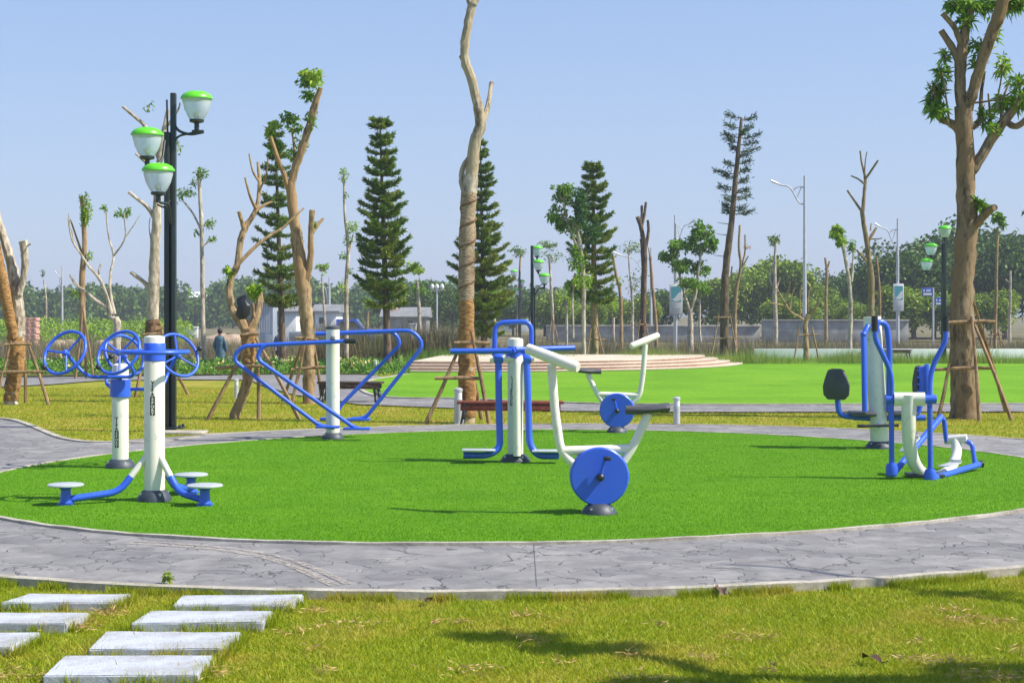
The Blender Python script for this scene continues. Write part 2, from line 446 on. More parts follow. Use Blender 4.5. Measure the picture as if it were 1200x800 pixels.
# rear paths
t2 = [G(1500, 472), G(1200, 472), G(800, 473), G(640, 470), G(540, 466), G(480, 465.5), G(445, 463), G(428, 457), G(427, 450), G(440, 444), G(480, 437.5)]
rearp = [G(-500, 452), G(0, 452), G(60, 449), G(118, 444.5), G(215, 443.5), G(292, 444), G(312, 452), G(345, 461), G(420, 472), G(520, 476), G(640, 479.5), G(800, 481), G(1200, 480.5), G(1600, 480),
         G(1600, 470), G(1200, 470), G(640, 468), G(470, 460), G(434, 447), G(446, 440), G(430, 438), G(300, 438), G(215, 439.5), G(0, 441), G(-500, 441)]
sheet('rear_path', rearp, -.02, M['path'])
sheet('rear_turf', t2 + [G(480, 430), G(520, 420), G(860, 417.5), G(1200, 417), G(1500, 417)], -.008, M['turf2'])
# kerb of the rear turf
A = catmull(t2, 4); mbk = MB(); vs = []
for i, p in enumerate(A):
    t = (A[min(i + 1, len(A) - 1)] - A[max(i - 1, 0)]).normalized(); b = p + Vector((-t.y, t.x, 0)) * .1
    vs += [(p.x, p.y, -.04), (p.x, p.y, .005), (b.x, b.y, .005), (b.x, b.y, -.04)]
mbk.add(vs, [(4 * i + k, 4 * (i + 1) + k, 4 * (i + 1) + k + 1, 4 * i + k + 1) for i in range(len(A) - 1) for k in range(3)])
tag(mbk.build('rear_turf_kerb', M['kerb'], smooth=False), kind='structure')
sheet('flower_bed_soil', [G(-500, 440), G(0, 440), G(300, 437.5), G(430, 437.5), G(470, 433), G(480, 427), G(0, 427), G(-500, 427)], -.012, M['bedsoil'])
# joints and a sandy track on the ring path
mj = MB()
for th in [-1.6105]:
    a, b = G(625.5, 637, 0), G(629, 687, 0); t = (b - a).normalized(); s = Vector((-t.y, t.x, 0)) * .0013
    mj.add([(v.x, v.y, .004) for v in (a - s, b - s, b + s, a + s)], [(0, 1, 2, 3)])
tag(mj.build('path_joints', M['dark_rubber'], smooth=False), kind='structure')
# sand track
def sandmat():
    m, nt, b, o = new_mat('sandy_smear')
    v = coords(nt)
    L(nt, ramp(nt, noise(nt, v, 30, 4), [(.35, (.36, .32, .28)), (.65, (.48, .42, .34))]), b.inputs['Base Color']); b.inputs['Roughness'].default_value = .9
    a = ramp(nt, noise(nt, v, 26, 5, .8), [(.44, (0, 0, 0)), (.56, (.9, .9, .9))]); L(nt, a, b.inputs['Alpha']); return m
M['sand'] = sandmat()
for w, off, nm in ((.035, 0, 'sand_track'), (.03, .09, 'sand_track')):
    A = catmull([G(150, 636.5), G(217, 640.6), G(277, 647), G(319, 655.6), G(356, 669), G(392, 686)], 6); vs = []
    for i, p in enumerate(A):
        t = (A[min(i + 1, len(A) - 1)] - A[max(i - 1, 0)]).normalized(); s = Vector((-t.y, t.x, 0))
        q = p + s * off; ww = w * random.uniform(.6, 1.2)
        vs += [(q.x - s.x * ww, q.y - s.y * ww, .0045 + off * .01), (q.x + s.x * ww, q.y + s.y * ww, .0045 + off * .01)]
    mk = MB(); mk.add(vs, [(2 * i, 2 * i + 1, 2 * i + 3, 2 * i + 2) for i in range(len(A) - 1)])
    tag(mk.build(nm, M['sand'], smooth=False), kind='structure')

# ------------------------------------------------------------------ grass blades
def inside_outer(X, Y, k=0):
    th = np.arctan2(Y - 16.0, X + .3); r = np.hypot(X + .3, Y - 16.0)
    return r < 7.1303 + .6502 * np.cos(th) + .2168 * np.sin(th) + .1149 * np.cos(2 * th) + .3923 * np.sin(2 * th) + k
def inside_inner(X, Y, k=0):
    th = np.arctan2(Y - 16.6, X - .7); r = np.hypot(X - .7, Y - 16.6)
    return r < 5.4458 - .4098 * np.cos(th) - .1353 * np.sin(th) + .0285 * np.cos(2 * th) + .2605 * np.sin(2 * th) + .0763 * np.cos(3 * th) - .1349 * np.sin(3 * th) + k
def blades(name, X, Y, z, h, w, lean, m, label, cat='grass'):
    n = len(X); a = RNG.uniform(0, 2 * np.pi, n); b = RNG.uniform(0, 2 * np.pi, n)
    hh = h * RNG.uniform(.5, 1.25, n); ll = lean * RNG.uniform(0, 1, n) * hh
    sx, sy = np.cos(a) * w / 2, np.sin(a) * w / 2
    z = np.broadcast_to(z, (n,))
    p0 = np.stack([X - sx, Y - sy, z], 1); p1 = np.stack([X + sx, Y + sy, z], 1)
    p2 = np.stack([X + np.cos(b) * ll, Y + np.sin(b) * ll, z + hh], 1)
    o = quads_obj(name, np.stack([p0, p1, p2], 1), m, nper=3)
    return tag(o, label, cat, kind='stuff')
# artificial turf: denser near the viewer
n = 520000
X = RNG.uniform(-5.4, 6.6, n); Y = 11 + (22.4 - 11) * RNG.random(n) ** 1.35
k = inside_inner(X, Y, -.01); X, Y = X[k], Y[k]
blades('turf_pile', X, Y, .012, .012, .0045, 1.2, M['turf_blade'], 'bright green artificial turf pile covering the round exercise lawn')
n = 420000
X = RNG.uniform(-4.6, 4.8, n); Y = 6.0 + 4.6 * RNG.random(n) ** 1.1
k = ~inside_outer(X, Y, .1); X, Y = X[k], Y[k]
blades('lawn_grass', X, Y, LAWN_Z, .024, .006, 1.8, M['lawn_blade'], 'yellow green natural grass with straw patches in the foreground')
n = 230000
X = RNG.uniform(-16, 14, n); Y = 18 + 18 * RNG.random(n) ** 1.1
k = ~inside_outer(X, Y, .12)
# keep off the paths
def inpoly(X, Y, poly):
    c = np.zeros(len(X), bool); m = len(poly); j = m - 1
    for i in range(m):
        xi, yi, xj, yj = poly[i].x, poly[i].y, poly[j].x, poly[j].y
        t = ((yi > Y) != (yj > Y)) & (X < (xj - xi) * (Y - yi) / (yj - yi + 1e-12) + xi)
        c ^= t; j = i
    return c
k &= ~inpoly(X, Y, br + low) & ~inpoly(X, Y, rearp) & ~inpoly(X, Y, t2 + [G(480, 430), G(520, 420), G(860, 417.5), G(1500, 417)])
X, Y = X[k], Y[k]
blades('lawn_grass', X, Y, LAWN_Z, .035, .012, 1.6, M['lawn_blade2'], 'olive lawn grass between the ring path and the rear path')
# tufts hanging over the near kerb and beside slabs, straw litter
n = 26000
th = RNG.uniform(-2.6, -.5, n); r0 = np.abs(RNG.normal(0, .03, n)) + .09
rr = 7.1303 + .6502 * np.cos(th) + .2168 * np.sin(th) + .1149 * np.cos(2 * th) + .3923 * np.sin(2 * th) + r0
keep = np.sin(th * 37) + np.sin(th * 91 + 1) > -.3
blades('kerb_grass', (-.3 + rr * np.cos(th))[keep], (16 + rr * np.sin(th))[keep], LAWN_Z, .058, .006, .9, M['lawn_blade'], 'longer grass creeping against the near edge of the path kerb')
# straw litter
def litter(name, spots, n, label):
    out = []
    for (px, py, s) in spots:
        g = G(px, py, LAWN_Z + .03); m = int(n * s)
        p = np.array(g) + RNG.normal(0, 1, (m, 3)) * np.array([.09 * s, .06 * s, .006])
        d = unit(RNG.normal(0, 1, (m, 3)) * np.array([1, 1, .35]))
        out.append(leaf_quads(p, d, .045, .006, 0))
    return tag(quads_obj(name, np.concatenate(out), M['straw']), label, 'dry grass', kind='stuff')
sp = [(random.uniform(0, 1200), random.uniform(700, 800), random.uniform(.3, 1.0)) for _ in range(34)]
litter('dry_grass', sp, 70, 'scattered straw coloured dry blades lying on the foreground lawn')
litter('dry_grass', [(206, 758, 1.1), (222, 757, .9), (118, 787, .8), (155, 762, .4), (126, 716, .8), (52, 733, .7), (238, 787, .8), (10, 790, 1.0), (98, 733, .5), (310, 712, .5)], 120, 'brown tufts of withered grass around the granite slabs')

# ------------------------------------------------------------------ stepping stones
slabs = [((34, 695), (154, 695.5), (131, 705.5), (0, 705.5), 'granite slab nearest the path in the left row of stepping stones'),
         ((-46, 717), (106, 717), (77, 730), (-86, 730), 'middle granite slab of the left row of stepping stones, cut by the photo edge'),
         ((-130, 741), (48, 740.5), (13, 757.5), (-178, 758), 'lowest granite slab of the left row, only its right end in view'),
         ((213, 697), (356, 696), (333, 708), (203, 708), 'granite slab nearest the path in the right row of stepping stones'),
         ((176, 715), (320, 715), (308, 728.5), (153, 729.5), 'second granite slab from the path in the right row'),
         ((124, 739), (283, 740), (259, 759), (103, 760), 'third granite slab of the right row with a withered tuft at its front edge'),
         ((76, 767), (250, 767), (231, 790), (50, 791), 'nearest granite slab of the right row, at the bottom edge of the photo')]
for a, b, c, d, lab in slabs:
    z1 = LAWN_Z + .055
    q = [G(p[0], p[1], z1) for p in (a, b, c, d)]
    cen = sum(q, Vector()) / 4; cen.z = LAWN_Z
    bm = bmesh.new()
    t = [bm.verts.new(v - cen) for v in q]; u = [bm.verts.new(Vector((v.x - cen.x, v.y - cen.y, -.03))) for v in q]
    bm.faces.new(t); bm.faces.new(list(reversed(u)))
    for i in range(4): bm.faces.new((t[i], u[i], u[(i + 1) % 4], t[(i + 1) % 4]))
    bmesh.ops.recalc_face_normals(bm, faces=bm.faces)
    bmesh.ops.bevel(bm, geom=list(bm.edges), offset=.006, segments=2, affect='EDGES')
    bmesh.ops.subdivide_edges(bm, edges=[e for e in bm.edges if e.calc_length() > .2], cuts=5, use_grid_fill=True)
    for v in bm.verts: v.co += Vector((random.uniform(-1, 1), random.uniform(-1, 1), random.uniform(-1, 1))) * .0015
    me = bpy.data.meshes.new('stepping_stone'); bm.to_mesh(me); bm.free(); me.materials.append(M['granite'])
    o = link(bpy.data.objects.new('stepping_stone', me)); o.location = cen
    tag(o, lab, 'stepping stone', 'granite stepping stones in the foreground lawn')
ex, ey = [], []
for a, b, c, d, lab in slabs:
    q4 = [G(p[0], p[1], LAWN_Z + .055) for p in (a, b, c, d)]; ce = sum(q4, Vector()) / 4
    for i in range(4):
        for _ in range(420):
            t = random.random(); p = q4[i].lerp(q4[(i + 1) % 4], t); o = (p - ce).normalized() * abs(random.gauss(.012, .018))
            if math.sin(p.x * 23 + i) + math.sin(p.x * 9 + p.y * 31) > -.2: ex.append(p.x + o.x); ey.append(p.y + o.y)
blades('slab_grass', np.array(ex), np.array(ey), LAWN_Z, .072, .006, .9, M['lawn_blade'], 'longer grass blades leaning over the edges of the granite slabs')
# dry leaves and a twig lying about
def dry_leaf(px, py, s, lab, z=LAWN_Z + .035, m=None):
    g = G(px, py, z); mb = MB(); a = random.uniform(0, 6.28)
    d = Vector((math.cos(a), math.sin(a), .15)); e = Vector((-math.sin(a), math.cos(a), 0))
    pts = []
    for i in range(7):
        t = i / 6; w = math.sin(math.pi * t) ** .8 * .28 * s
        c = g + d * (t - .5) * s + Vector((0, 0, .12 * s * math.sin(t * 3.1)))
        pts += [c - e * w + Vector((0, 0, .10 * s * math.sin(t * 5))), c + Vector((0, 0, -.03 * s)), c + e * w + Vector((0, 0, .16 * s * t))]
    fs = []
    for i in range(6):
        for k in range(2): fs.append((3 * i + k, 3 * i + k + 1, 3 * i + k + 4, 3 * i + k + 3))
    mb.add(pts, fs); mb.tube([g - d * .5 * s, g - d * .8 * s + Vector((0, 0, .02))], .0025, 6)
    tag(mb.build('dry_leaf', m or M['dryleaf']), lab, 'fallen leaf', 'dry leaves on the lawn')
dry_leaf(502, 703, .09, 'small curled dark leaf just below the kerb left of the middle')
dry_leaf(1022, 772, .11, 'dark curled leaf on the foreground grass at lower right')
dry_leaf(845, 692, .12, 'brown leaf lying under the kerb right of the middle')
dry_leaf(906, 778, .05, 'tiny brown leaf in the grass at lower right centre')
dry_leaf(868, 690, .05, 'tiny dark leaf beside the larger leaf under the kerb')
mb = MB()
g = G(196, 682, .01)
V = blob_leaves(g + Vector((0, 0, .03)), (.03, .03, .03), 60, .05, .015)
tag(quads_obj('weed', V, M['bed_y']), 'small yellow green weed growing at the kerb above the right row of slabs', 'weed')

# ------------------------------------------------------------------ exercise equipment
BL, WH = M['blue'], M['white']
def base_dome(root, c, r, h, m=None):
    mb = MB(); mb.lathe(c, [(r, 0), (r * .98, h * .25), (r * .8, h * .75), (r * .62, h)], 28)
    mb.build('base_cover', m or M['dark_rubber'], root)
    for k in range(4):
        nb = MB()
        a = k * math.pi / 2 + .6
        nb.lathe(Vector(c) + Vector((math.cos(a) * r * .8, math.sin(a) * r * .8, h * .45)), [(.012, 0), (.012, .03)], 6)
        nb.build('anchor_bolt', M['galv'], root)
def sign_text(root, cx, cy, z_top, r, yaw, lh=.036, m_white=None):
    """stacked lettering wrapped on a round post: VIFA then SPORT in a black box"""
    def wrap(u, z, off):
        a = yaw + u / r
        return Vector((cx + math.sin(a) * (r + off), cy - math.cos(a) * (r + off), z))
    def glyph(ch, z, mb, off, s):
        cu = bpy.data.curves.new('t', 'FONT'); cu.body = ch; cu.size = s; cu.align_x = 'CENTER'; cu.resolution_u = 3; cu.offset = s * .055
        ob = bpy.data.objects.new('t', cu); me = ob.to_mesh()
        me2 = me.copy(); ob.to_mesh_clear(); bpy.data.objects.remove(ob); bpy.data.curves.remove(cu)
        bm = bmesh.new(); bm.from_mesh(me2); bmesh.ops.triangulate(bm, faces=bm.faces); bm.verts.index_update()
        mb.add([wrap(v.co.x, z + v.co.y, off) for v in bm.verts], [tuple(v.index for v in f.verts) for f in bm.faces]); bm.free(); bpy.data.meshes.remove(me2)
    mk = MB(); z = z_top
    for ch in 'VIFA':
        z -= lh; glyph(ch, z, mk, .0015, lh * 1.15)
    mk.build('lettering', M['ink'], root, smooth=False)
    z -= .006; zb = z; bw = lh * .62; hh = lh * 4.9
    bx = MB(); vs = []; n = 8
    for i in range(n + 1):
        u = -bw + 2 * bw * i / n
        vs += [wrap(u, zb, .0012), wrap(u, zb - hh, .0012)]
    bx.add(vs, [(2 * i, 2 * i + 1, 2 * i + 3, 2 * i + 2) for i in range(n)])
    bo = bx.build('logo_box', M['ink'], root, smooth=False)
    mw = MB(); z = zb - .004
    for ch in 'SPORT':
        z -= lh * .94; glyph(ch, z, mw, .003, lh * 1.02)
    mw.build('lettering', m_white or WH, bo, smooth=False)
def wheel(root, c, nrm, rad, knob_a, rt=.017, spokes=3, a0=0.5, upv=None):
    nrm = Vector(nrm).normalized(); q = Vector((0, 0, 1)).rotation_difference(nrm)
    def pt(a, r, h=0): return Vector(c) + q @ Vector((math.cos(a) * r, math.sin(a) * r, h))
    mb = MB(); mb.tube([pt(2 * math.pi * k / 40, rad) for k in range(40)], rt, 10, closed=True)
    w = mb.build('hand_wheel', BL, root)
    sp = MB()
    for k in range(spokes):
        a = a0 + k * 2 * math.pi / spokes
        sp.tube([pt(a, .01, -.02), pt(a, rad, 0)], .011, 8)
    sp.build('spokes', BL, w)
    hb = MB(); hb.lathe(pt(0, 0, -.05), [(.03, 0), (.034, .01), (.034, .06), (.02, .075)], 14, nrm)
    hb.build('hub', BL, w)
    kb = MB(); kb.tube([pt(knob_a, rad, 0), pt(knob_a, rad, .07)], .01, 8); kb.ball(pt(knob_a, rad, .075), .03, 10)
    kb.build('knob', M['black'], w)
# --- A: standing twister with handrail ring
YA = 13.58; c = G(181, 588); c = Vector((c.x, c.y, .012)); 
A_ = empty('waist_twister', c, 'white post waist twister with three round footplates and a blue ring handrail, nearest at left', 'exercise machine')
z_top = H + (370 - 395) / F * YA; r = .088
mb = MB(); mb.lathe(c, [(r, 0), (r, z_top - .02), (r * .96, z_top - .008), (r * .5, z_top + .004)], 32); mb.build('post', WH, A_)
mb = MB(); mb.lathe(Vector((c.x, c.y, P(0, 423, YA).z)), [(r + .002, 0), (r + .006, .004), (r + .006, .15), (r + .002, .156)], 32); mb.build('collar', BL, A_)
mb = MB(); zr = P(0, 412.5, YA).z; rr = .285
mb.tube([c + Vector((math.cos(2 * math.pi * k / 40) * rr, math.sin(2 * math.pi * k / 40) * rr, zr - c.z)) for k in range(40)], .019, 10, closed=True)
for k in range(3):
    a = .5 + k * 2.094; d = Vector((math.cos(a), math.sin(a), 0))
    mb.tube([Vector((c.x, c.y, zr)) + d * r, Vector((c.x, c.y, zr)) + d * rr], .016, 8)
mb.build('handrail_ring', BL, A_)
base_dome(A_, c, .15, .095)
sign_text(A_, c.x, c.y, P(0, 445, YA).z, r, R(2), .033)
for (px, py, pb, dy) in ((77, 576, 597, -.3), (240, 577, 598, -.35), (224, 561, 583, .55)):
    Yf = YA + dy; pp = P(px, py, Yf); pp.z = .17
    ft = MB(); ft.lathe(pp, [(.145, 0), (.15, .004), (.15, .014), (.14, .02)], 28)
    fo = ft.build('footplate', M['steel_plate'], A_)
    bd = MB(); bd.lathe(Vector((pp.x, pp.y, .03)), [(.055, 0), (.045, .03), (.04, .11), (.07, .135), (.075, .139)], 20); bd.box((pp.x, pp.y, .02), (.12, .1, .015)); bd.build('bearing', BL, fo)
    d = Vector((pp.x - c.x, pp.y - c.y, 0)).normalized(); dl = Vector((pp.x - c.x, pp.y - c.y, 0)).length
    s = Vector((c.x, c.y, 0))
    p_ = fillet([s + d * .05 + Vector((0, 0, .42)), s + d * .30 + Vector((0, 0, .10)), s + d * dl + Vector((0, 0, .055))], .09)
    cut = s + d * .20 + Vector((0, 0, .228))
    up = MB(); up.tube([p_[0], cut], .028, 12); up.build('brace', WH, A_)
    lo = MB(); lo.tube([cut] + p_[1:], .03, 12); lo.build('foot_arm', BL, A_)
# --- B: tai chi wheels behind
YB = 16.55; c = G(141, 549); c.z = .012
B_ = empty('hand_wheel_trainer', c, 'shoulder trainer with four tilted blue hand wheels on a white post, behind the waist twister', 'exercise machine')
r = .085; mb = MB(); zt = P(0, 427, YB).z; mb.lathe(c, [(r, 0), (r, zt - .03), (r * .95, zt - .015), (r * .5, zt)], 32); mb.build('post', WH, B_)
mb = MB(); z0 = P(0, 465, YB).z; z1 = P(0, 444, YB).z; mb.lathe(Vector((c.x, c.y, z0)), [(r, 0), (r + .02, .004), (r + .02, z1 - z0 - .004), (r, z1 - z0)], 32); mb.build('collar', BL, B_)
base_dome(B_, c, .16, .09)
sign_text(B_, c.x, c.y, P(0, 487, YB).z, r, R(-12), .036)
wr = .245
W1 = P(76, 413, YB - .25); W2 = P(139, 413, YB - .22); W3 = P(209, 416, YB + .25); W4 = P(146, 416, YB + .3)
n1 = Vector((-.30, -.72, .42)); n3 = Vector((.62, -.55, .40))
wheel(B_, W1, n1, wr, 3.75, a0=.55); wheel(B_, W2, n1, wr, 3.75, a0=2.6)
wheel(B_, W3, n3, wr, 1.0, a0=.2); wheel(B_, W4, n3, wr * .95, 4.2, a0=1.2)
ym = YB - .12
ar = MB(); ar.tube(fillet([W1 - n1.normalized() * .04, P(90, 429, ym), P(104, 442, ym), P(157, 441.5, ym), P(155, 430, YB - .2), W2 - n1.normalized() * .04], .12, 7), .019, 10)
ar.tube([P(141, 442, ym), P(141, 447, YB)], .02, 10); ar.build('arm', BL, B_)
ym = YB + .13
ar = MB(); ar.tube(fillet([W4 - n3.normalized() * .04, P(122, 447, ym + .1), P(132, 456, ym), P(190, 456, ym), P(197, 436, YB + .3), W3 - n3.normalized() * .04], .12, 7), .019, 10)
ar.build('arm', BL, B_)
# --- C: double air walker
YC = 20.4; c = G(390, 515); YC = c.y; c.z = .012
C_ = empty('swing_trainer', c, 'white post with two V shaped blue swing frames, rear left of the round turf', 'exercise machine')
r = .088; zt = P(0, 383, YC).z
mb = MB(); mb.lathe(c, [(r, 0), (r, zt - .03)], 32); mb.build('post', WH, C_)
mb = MB(); mb.lathe(Vector((c.x, c.y, zt - .03)), [(r + .003, 0), (r + .003, .03), (r * .8, .045), (r * .3, .05)], 32); mb.build('post_cap', M['pad'], C_)
base_dome(C_, c, .15, .08)
def q(px, py, d): return P(px, py, YC + d)
fr = MB()
fr.tube(fillet([q(405, 399.5, -.22), q(283, 405.5, -.22), q(272, 421, -.22), q(375, 499, -.22), q(392, 501, -.2)], .2, 6), .026, 12)
fr.tube(fillet([q(400, 400, -.28), q(308, 404, -.28), q(300, 420, -.28), q(414, 500, -.34), q(420, 502, -.34)], .18, 6), .026, 12)
lf = fr.build('swing_frame', BL, C_)
pd = MB(); pd.box(q(384, 500, -.3), (.30, .16, .03), bev=.006); pd.box(q(418, 502, -.3), (.34, .16, .03), bev=.006); pd.build('pedal', BL, lf)
kb = MB(); kb.lathe(q(404, 399.5, -.22), [(.035, 0), (.035, .14), (.02, .15)], 14, (1, 0, 0)); kb.build('pivot_cap', M['black'], lf)
fr = MB()
fr.tube(fillet([q(370, 391, .2), q(484, 387, .2), q(497, 404, .2), q(428, 490, .2), q(412, 491, .2)], .2, 6), .026, 12)
fr.tube(fillet([q(372, 391.5, .28), q(462, 388.5, .28), q(470, 403, .28), q(398, 476, .28), q(392, 490, .28)], .16, 6), .026, 12)
rf = fr.build('swing_frame', BL, C_)
pd = MB(); pd.box(q(388, 490.5, .25), (.28, .16, .03), bev=.006); pd.box(q(420, 491, .25), (.30, .16, .03), bev=.006); pd.build('pedal', BL, rf)
ax = MB(); ax.tube([q(390, 399.5, -.3), q(390, 391, .3)], .03, 12); ax.build('axle', M['pad'], C_)
# --- D: stepper with handrail loop
c = G(604, 542); YD = c.y; c.z = .012
D_ = empty('air_walker', c, 'white post walker with blue swing legs, cross bar and looped handrail, mid turf', 'exercise machine')
def q(px, py, d=0): return P(px, py, YD + d)
r = .085; zt = q(0, 397).z
mb = MB(); mb.lathe(c, [(r, 0), (r, zt - .03), (r * .96, zt - .012), (r * .5, zt)], 32); mb.build('post', WH, D_)
mb = MB(); mb.lathe(Vector((c.x, c.y, q(0, 420).z)), [(r, 0), (r + .02, .01), (r + .02, .10), (r, .13)], 32); mb.build('collar', BL, D_)
base_dome(D_, c, .165, .085)
mb = MB(); mb.tube([q(528, 411.5, -.15), q(600, 411, -.15)], .03, 12); mb.tube([q(604, 409.5, -.1), q(673, 407.5, .2)], .03, 12); mb.tube([q(600, 411, -.15), q(612, 409.5, .1)], .03, 12); mb.build('hand_bar', BL, D_)
mb = MB(); mb.tube(fillet([q(579, 424, .12), q(580, 378, .12), q(623, 376.5, .12), q(622.5, 420, .12)], .12, 7), .027, 12); mb.build('handrail_loop', BL, D_)
mb = MB(); mb.tube([q(574, 420.5, -.06), q(626, 419.5, -.06)], .034, 14); mb.build('axle', WH, D_)
mb = MB(); mb.tube(fillet([q(612, 419.5, -.06), q(606, 424, -.12), q(605, 440, -.14), q(606, 534, -.14)], .1, 6), .042, 14); mb.build('front_tube', WH, D_)
for pts in ([(584, 420), (584.5, 470), (586, 525), (572, 533.5), (543, 533)], [(617, 420), (619, 470), (620, 520), (630, 534), (655, 534)]):
    mb = MB(); mb.tube(fillet([q(a, b, -.06 - .10 * i / 4) for i, (a, b) in enumerate(pts)], .14, 6), .037, 14); lg = mb.build('swing_leg', BL, D_)
    e = q(pts[-1][0] + (18 if pts[0][0] < 600 else -12), pts[-1][1] - 6, -.18)
    fp = MB(); fp.box(e, (.36, .2, .018), bev=.006); fp.build('footplate', M['steel_plate'], lg)
    kb = MB(); kb.lathe(q(pts[0][0] - 5, pts[0][1], -.06), [(.045, 0), (.052, .01), (.052, .09), (.045, .1)], 16, (1, 0, 0)); kb.build('pivot', M['blue'], lg)
sign_text(D_, c.x, c.y, q(0, 440).z, r, R(-24), .036)
# --- bikes (local: disc in local XZ plane, rider side faces -Y) 
def bike(loc, rz, sx, label, s=1.0):
    b = empty('exercise_bike', (0, 0, 0), label, 'exercise bike', 'fixed exercise bikes on the turf')
    def v(x, y, z): return Vector((x * sx * s, y * s, z * s))
    mb = MB(); mb.lathe((0, 0, 0), [(.145 * s, 0), (.14 * s, .02), (.11 * s, .06), (.075 * s, .085)], 28); mb.build('base_cover', M['dark_rubber'], b)
    for k in range(4):
        bo = MB(); a = .9 + k * math.pi / 2; bo.lathe((math.cos(a) * .115 * s, math.sin(a) * .115 * s, .03), [(.013, 0), (.013, .02)], 6)
        bo.build('anchor_bolt', M['galv'], b)
    mb = MB(); mb.lathe(v(0, .06, .30), [(.06 * s, 0), (.225 * s, .0), (.237 * s, .012), (.237 * s, .108), (.225 * s, .12), (.05 * s, .12)], 48, (0, -1, 0)); d = mb.build('flywheel_cover', BL, b)
    mb = MB(); mb.tube([v(0, .02, .05), v(0, .02, .2)], .05 * s, 14); mb.build('stem', WH, b)
    mb = MB(); mb.lathe(v(0, -.06, .30), [(.03, 0), (.03, .05), (.012, .065)], 16, (0, -1, 0)); mb.tube([v(0, -.1, .30), v(0, .11, .30)], .02, 10); mb.build('hub', M['black'], b)
    for sg, an in ((-1, 1.35), (1, 1.35 + math.pi)):
        e = v(math.cos(an) * .16, sg * .11, .30 + math.sin(an) * .16)
        cr = MB(); cr.tube([v(0, sg * .10, .30), e], .014 * s, 8); co = cr.build('crank', BL, b)
        pe = MB(); pe.box(e + v(0.01, sg * .055, 0), (.05 * s, .09 * s, .03 * s), bev=.006); pe.build('pedal', M['black'], co)
    mb = MB()
    mb.tube(fillet([v(-.19, .0, .38), v(-.31, 0, .50), v(-.355, 0, .80), v(-.385, 0, 1.2)], .1, 6), .036 * s, 14)
    mb.build('handle_post', WH, b)
    mb = MB(); mb.tube([v(-.31, 0, .505), v(.27, 0, .52)], .036 * s, 14); mb.build('top_tube', WH, b)
    mb = MB(); mb.tube(fillet([v(.20, 0, .42), v(.29, 0, .56), v(.40, 0, .80)], .1, 5), .036 * s, 14); mb.build('seat_post', WH, b)
    mb = MB(); mb.tube([v(-.575, .16, 1.325), v(-.56, .155, 1.32), v(-.38, 0, 1.25), v(-.20, -.14, 1.18), v(-.185, -.15, 1.175)], [.03 * s, .044 * s, .048 * s, .046 * s, .035 * s], 16)
    mb.build('handlebar', WH, b)
    se = MB(); pts = []; 
    for i, (x, w, h) in enumerate([(.21, .01, .0), (.215, .035, .0), (.28, .055, .0), (.38, .085, .004), (.46, .115, .012), (.53, .12, .02), (.565, .08, .022), (.57, .01, .022)]):
        for k in range(12):
            a = 2 * math.pi * k / 12
            pts.append(v(x, math.cos(a) * w, .83 + h + math.sin(a) * (.036 if i not in (0, 7) else .01)))
    se.add(pts, [(i * 12 + k, i * 12 + (k + 1) % 12, (i + 1) * 12 + (k + 1) % 12, (i + 1) * 12 + k) for i in range(7) for k in range(12)] + [tuple(range(12)), tuple(84 + k for k in range(12))])
    bm_o = se.build('saddle', M['pad'], b)
    b.location = loc; b.rotation_euler = (0, 0, rz); return b
g = G(702, 603); g.z = .012
bike(g, R(4), 1, 'nearest exercise bike, its black saddle to the right of its blue disc')
g = G(723, 507.5); g.z = .012
fb = bike(g, R(-3), -1, 'exercise bike standing farther back with its saddle to the left of the blue disc')
# --- G: double seat pusher
c = G(1031, 526); YG = c.y; c.z = .012
G_ = empty('chest_press', c, 'two seat chest press on a leaning white post with grey backrests', 'exercise machine')
def q(px, py, d=0): return P(px, py, YG + d)
mb = MB(); top = q(1022, 371); mb.tube([c, top], .105, 28); mb.build('post', WH, G_)
base_dome(G_, c, .175, .085)
mb = MB(); mb.tube(fillet([q(1000, 489), q(1084, 489.5)], .01), .035, 12)
mb.build('seat_beam', BL, G_)
mb = MB(); mb.tube([q(1017, 382, -.1), q(1012, 392, -.2), q(1013.5, 482, -.2)], .034, 12); mb.ball(q(1012, 392, -.2), .04); mb.build('press_arm', BL, G_)
mb = MB(); mb.tube(fillet([q(1026, 390, -.16), q(1028, 376, -.16), q(1039, 380, -.12), q(1042, 405, -.1), q(1042, 482, -.1)], .1, 7), .036, 12); mb.build('press_arm', BL, G_)
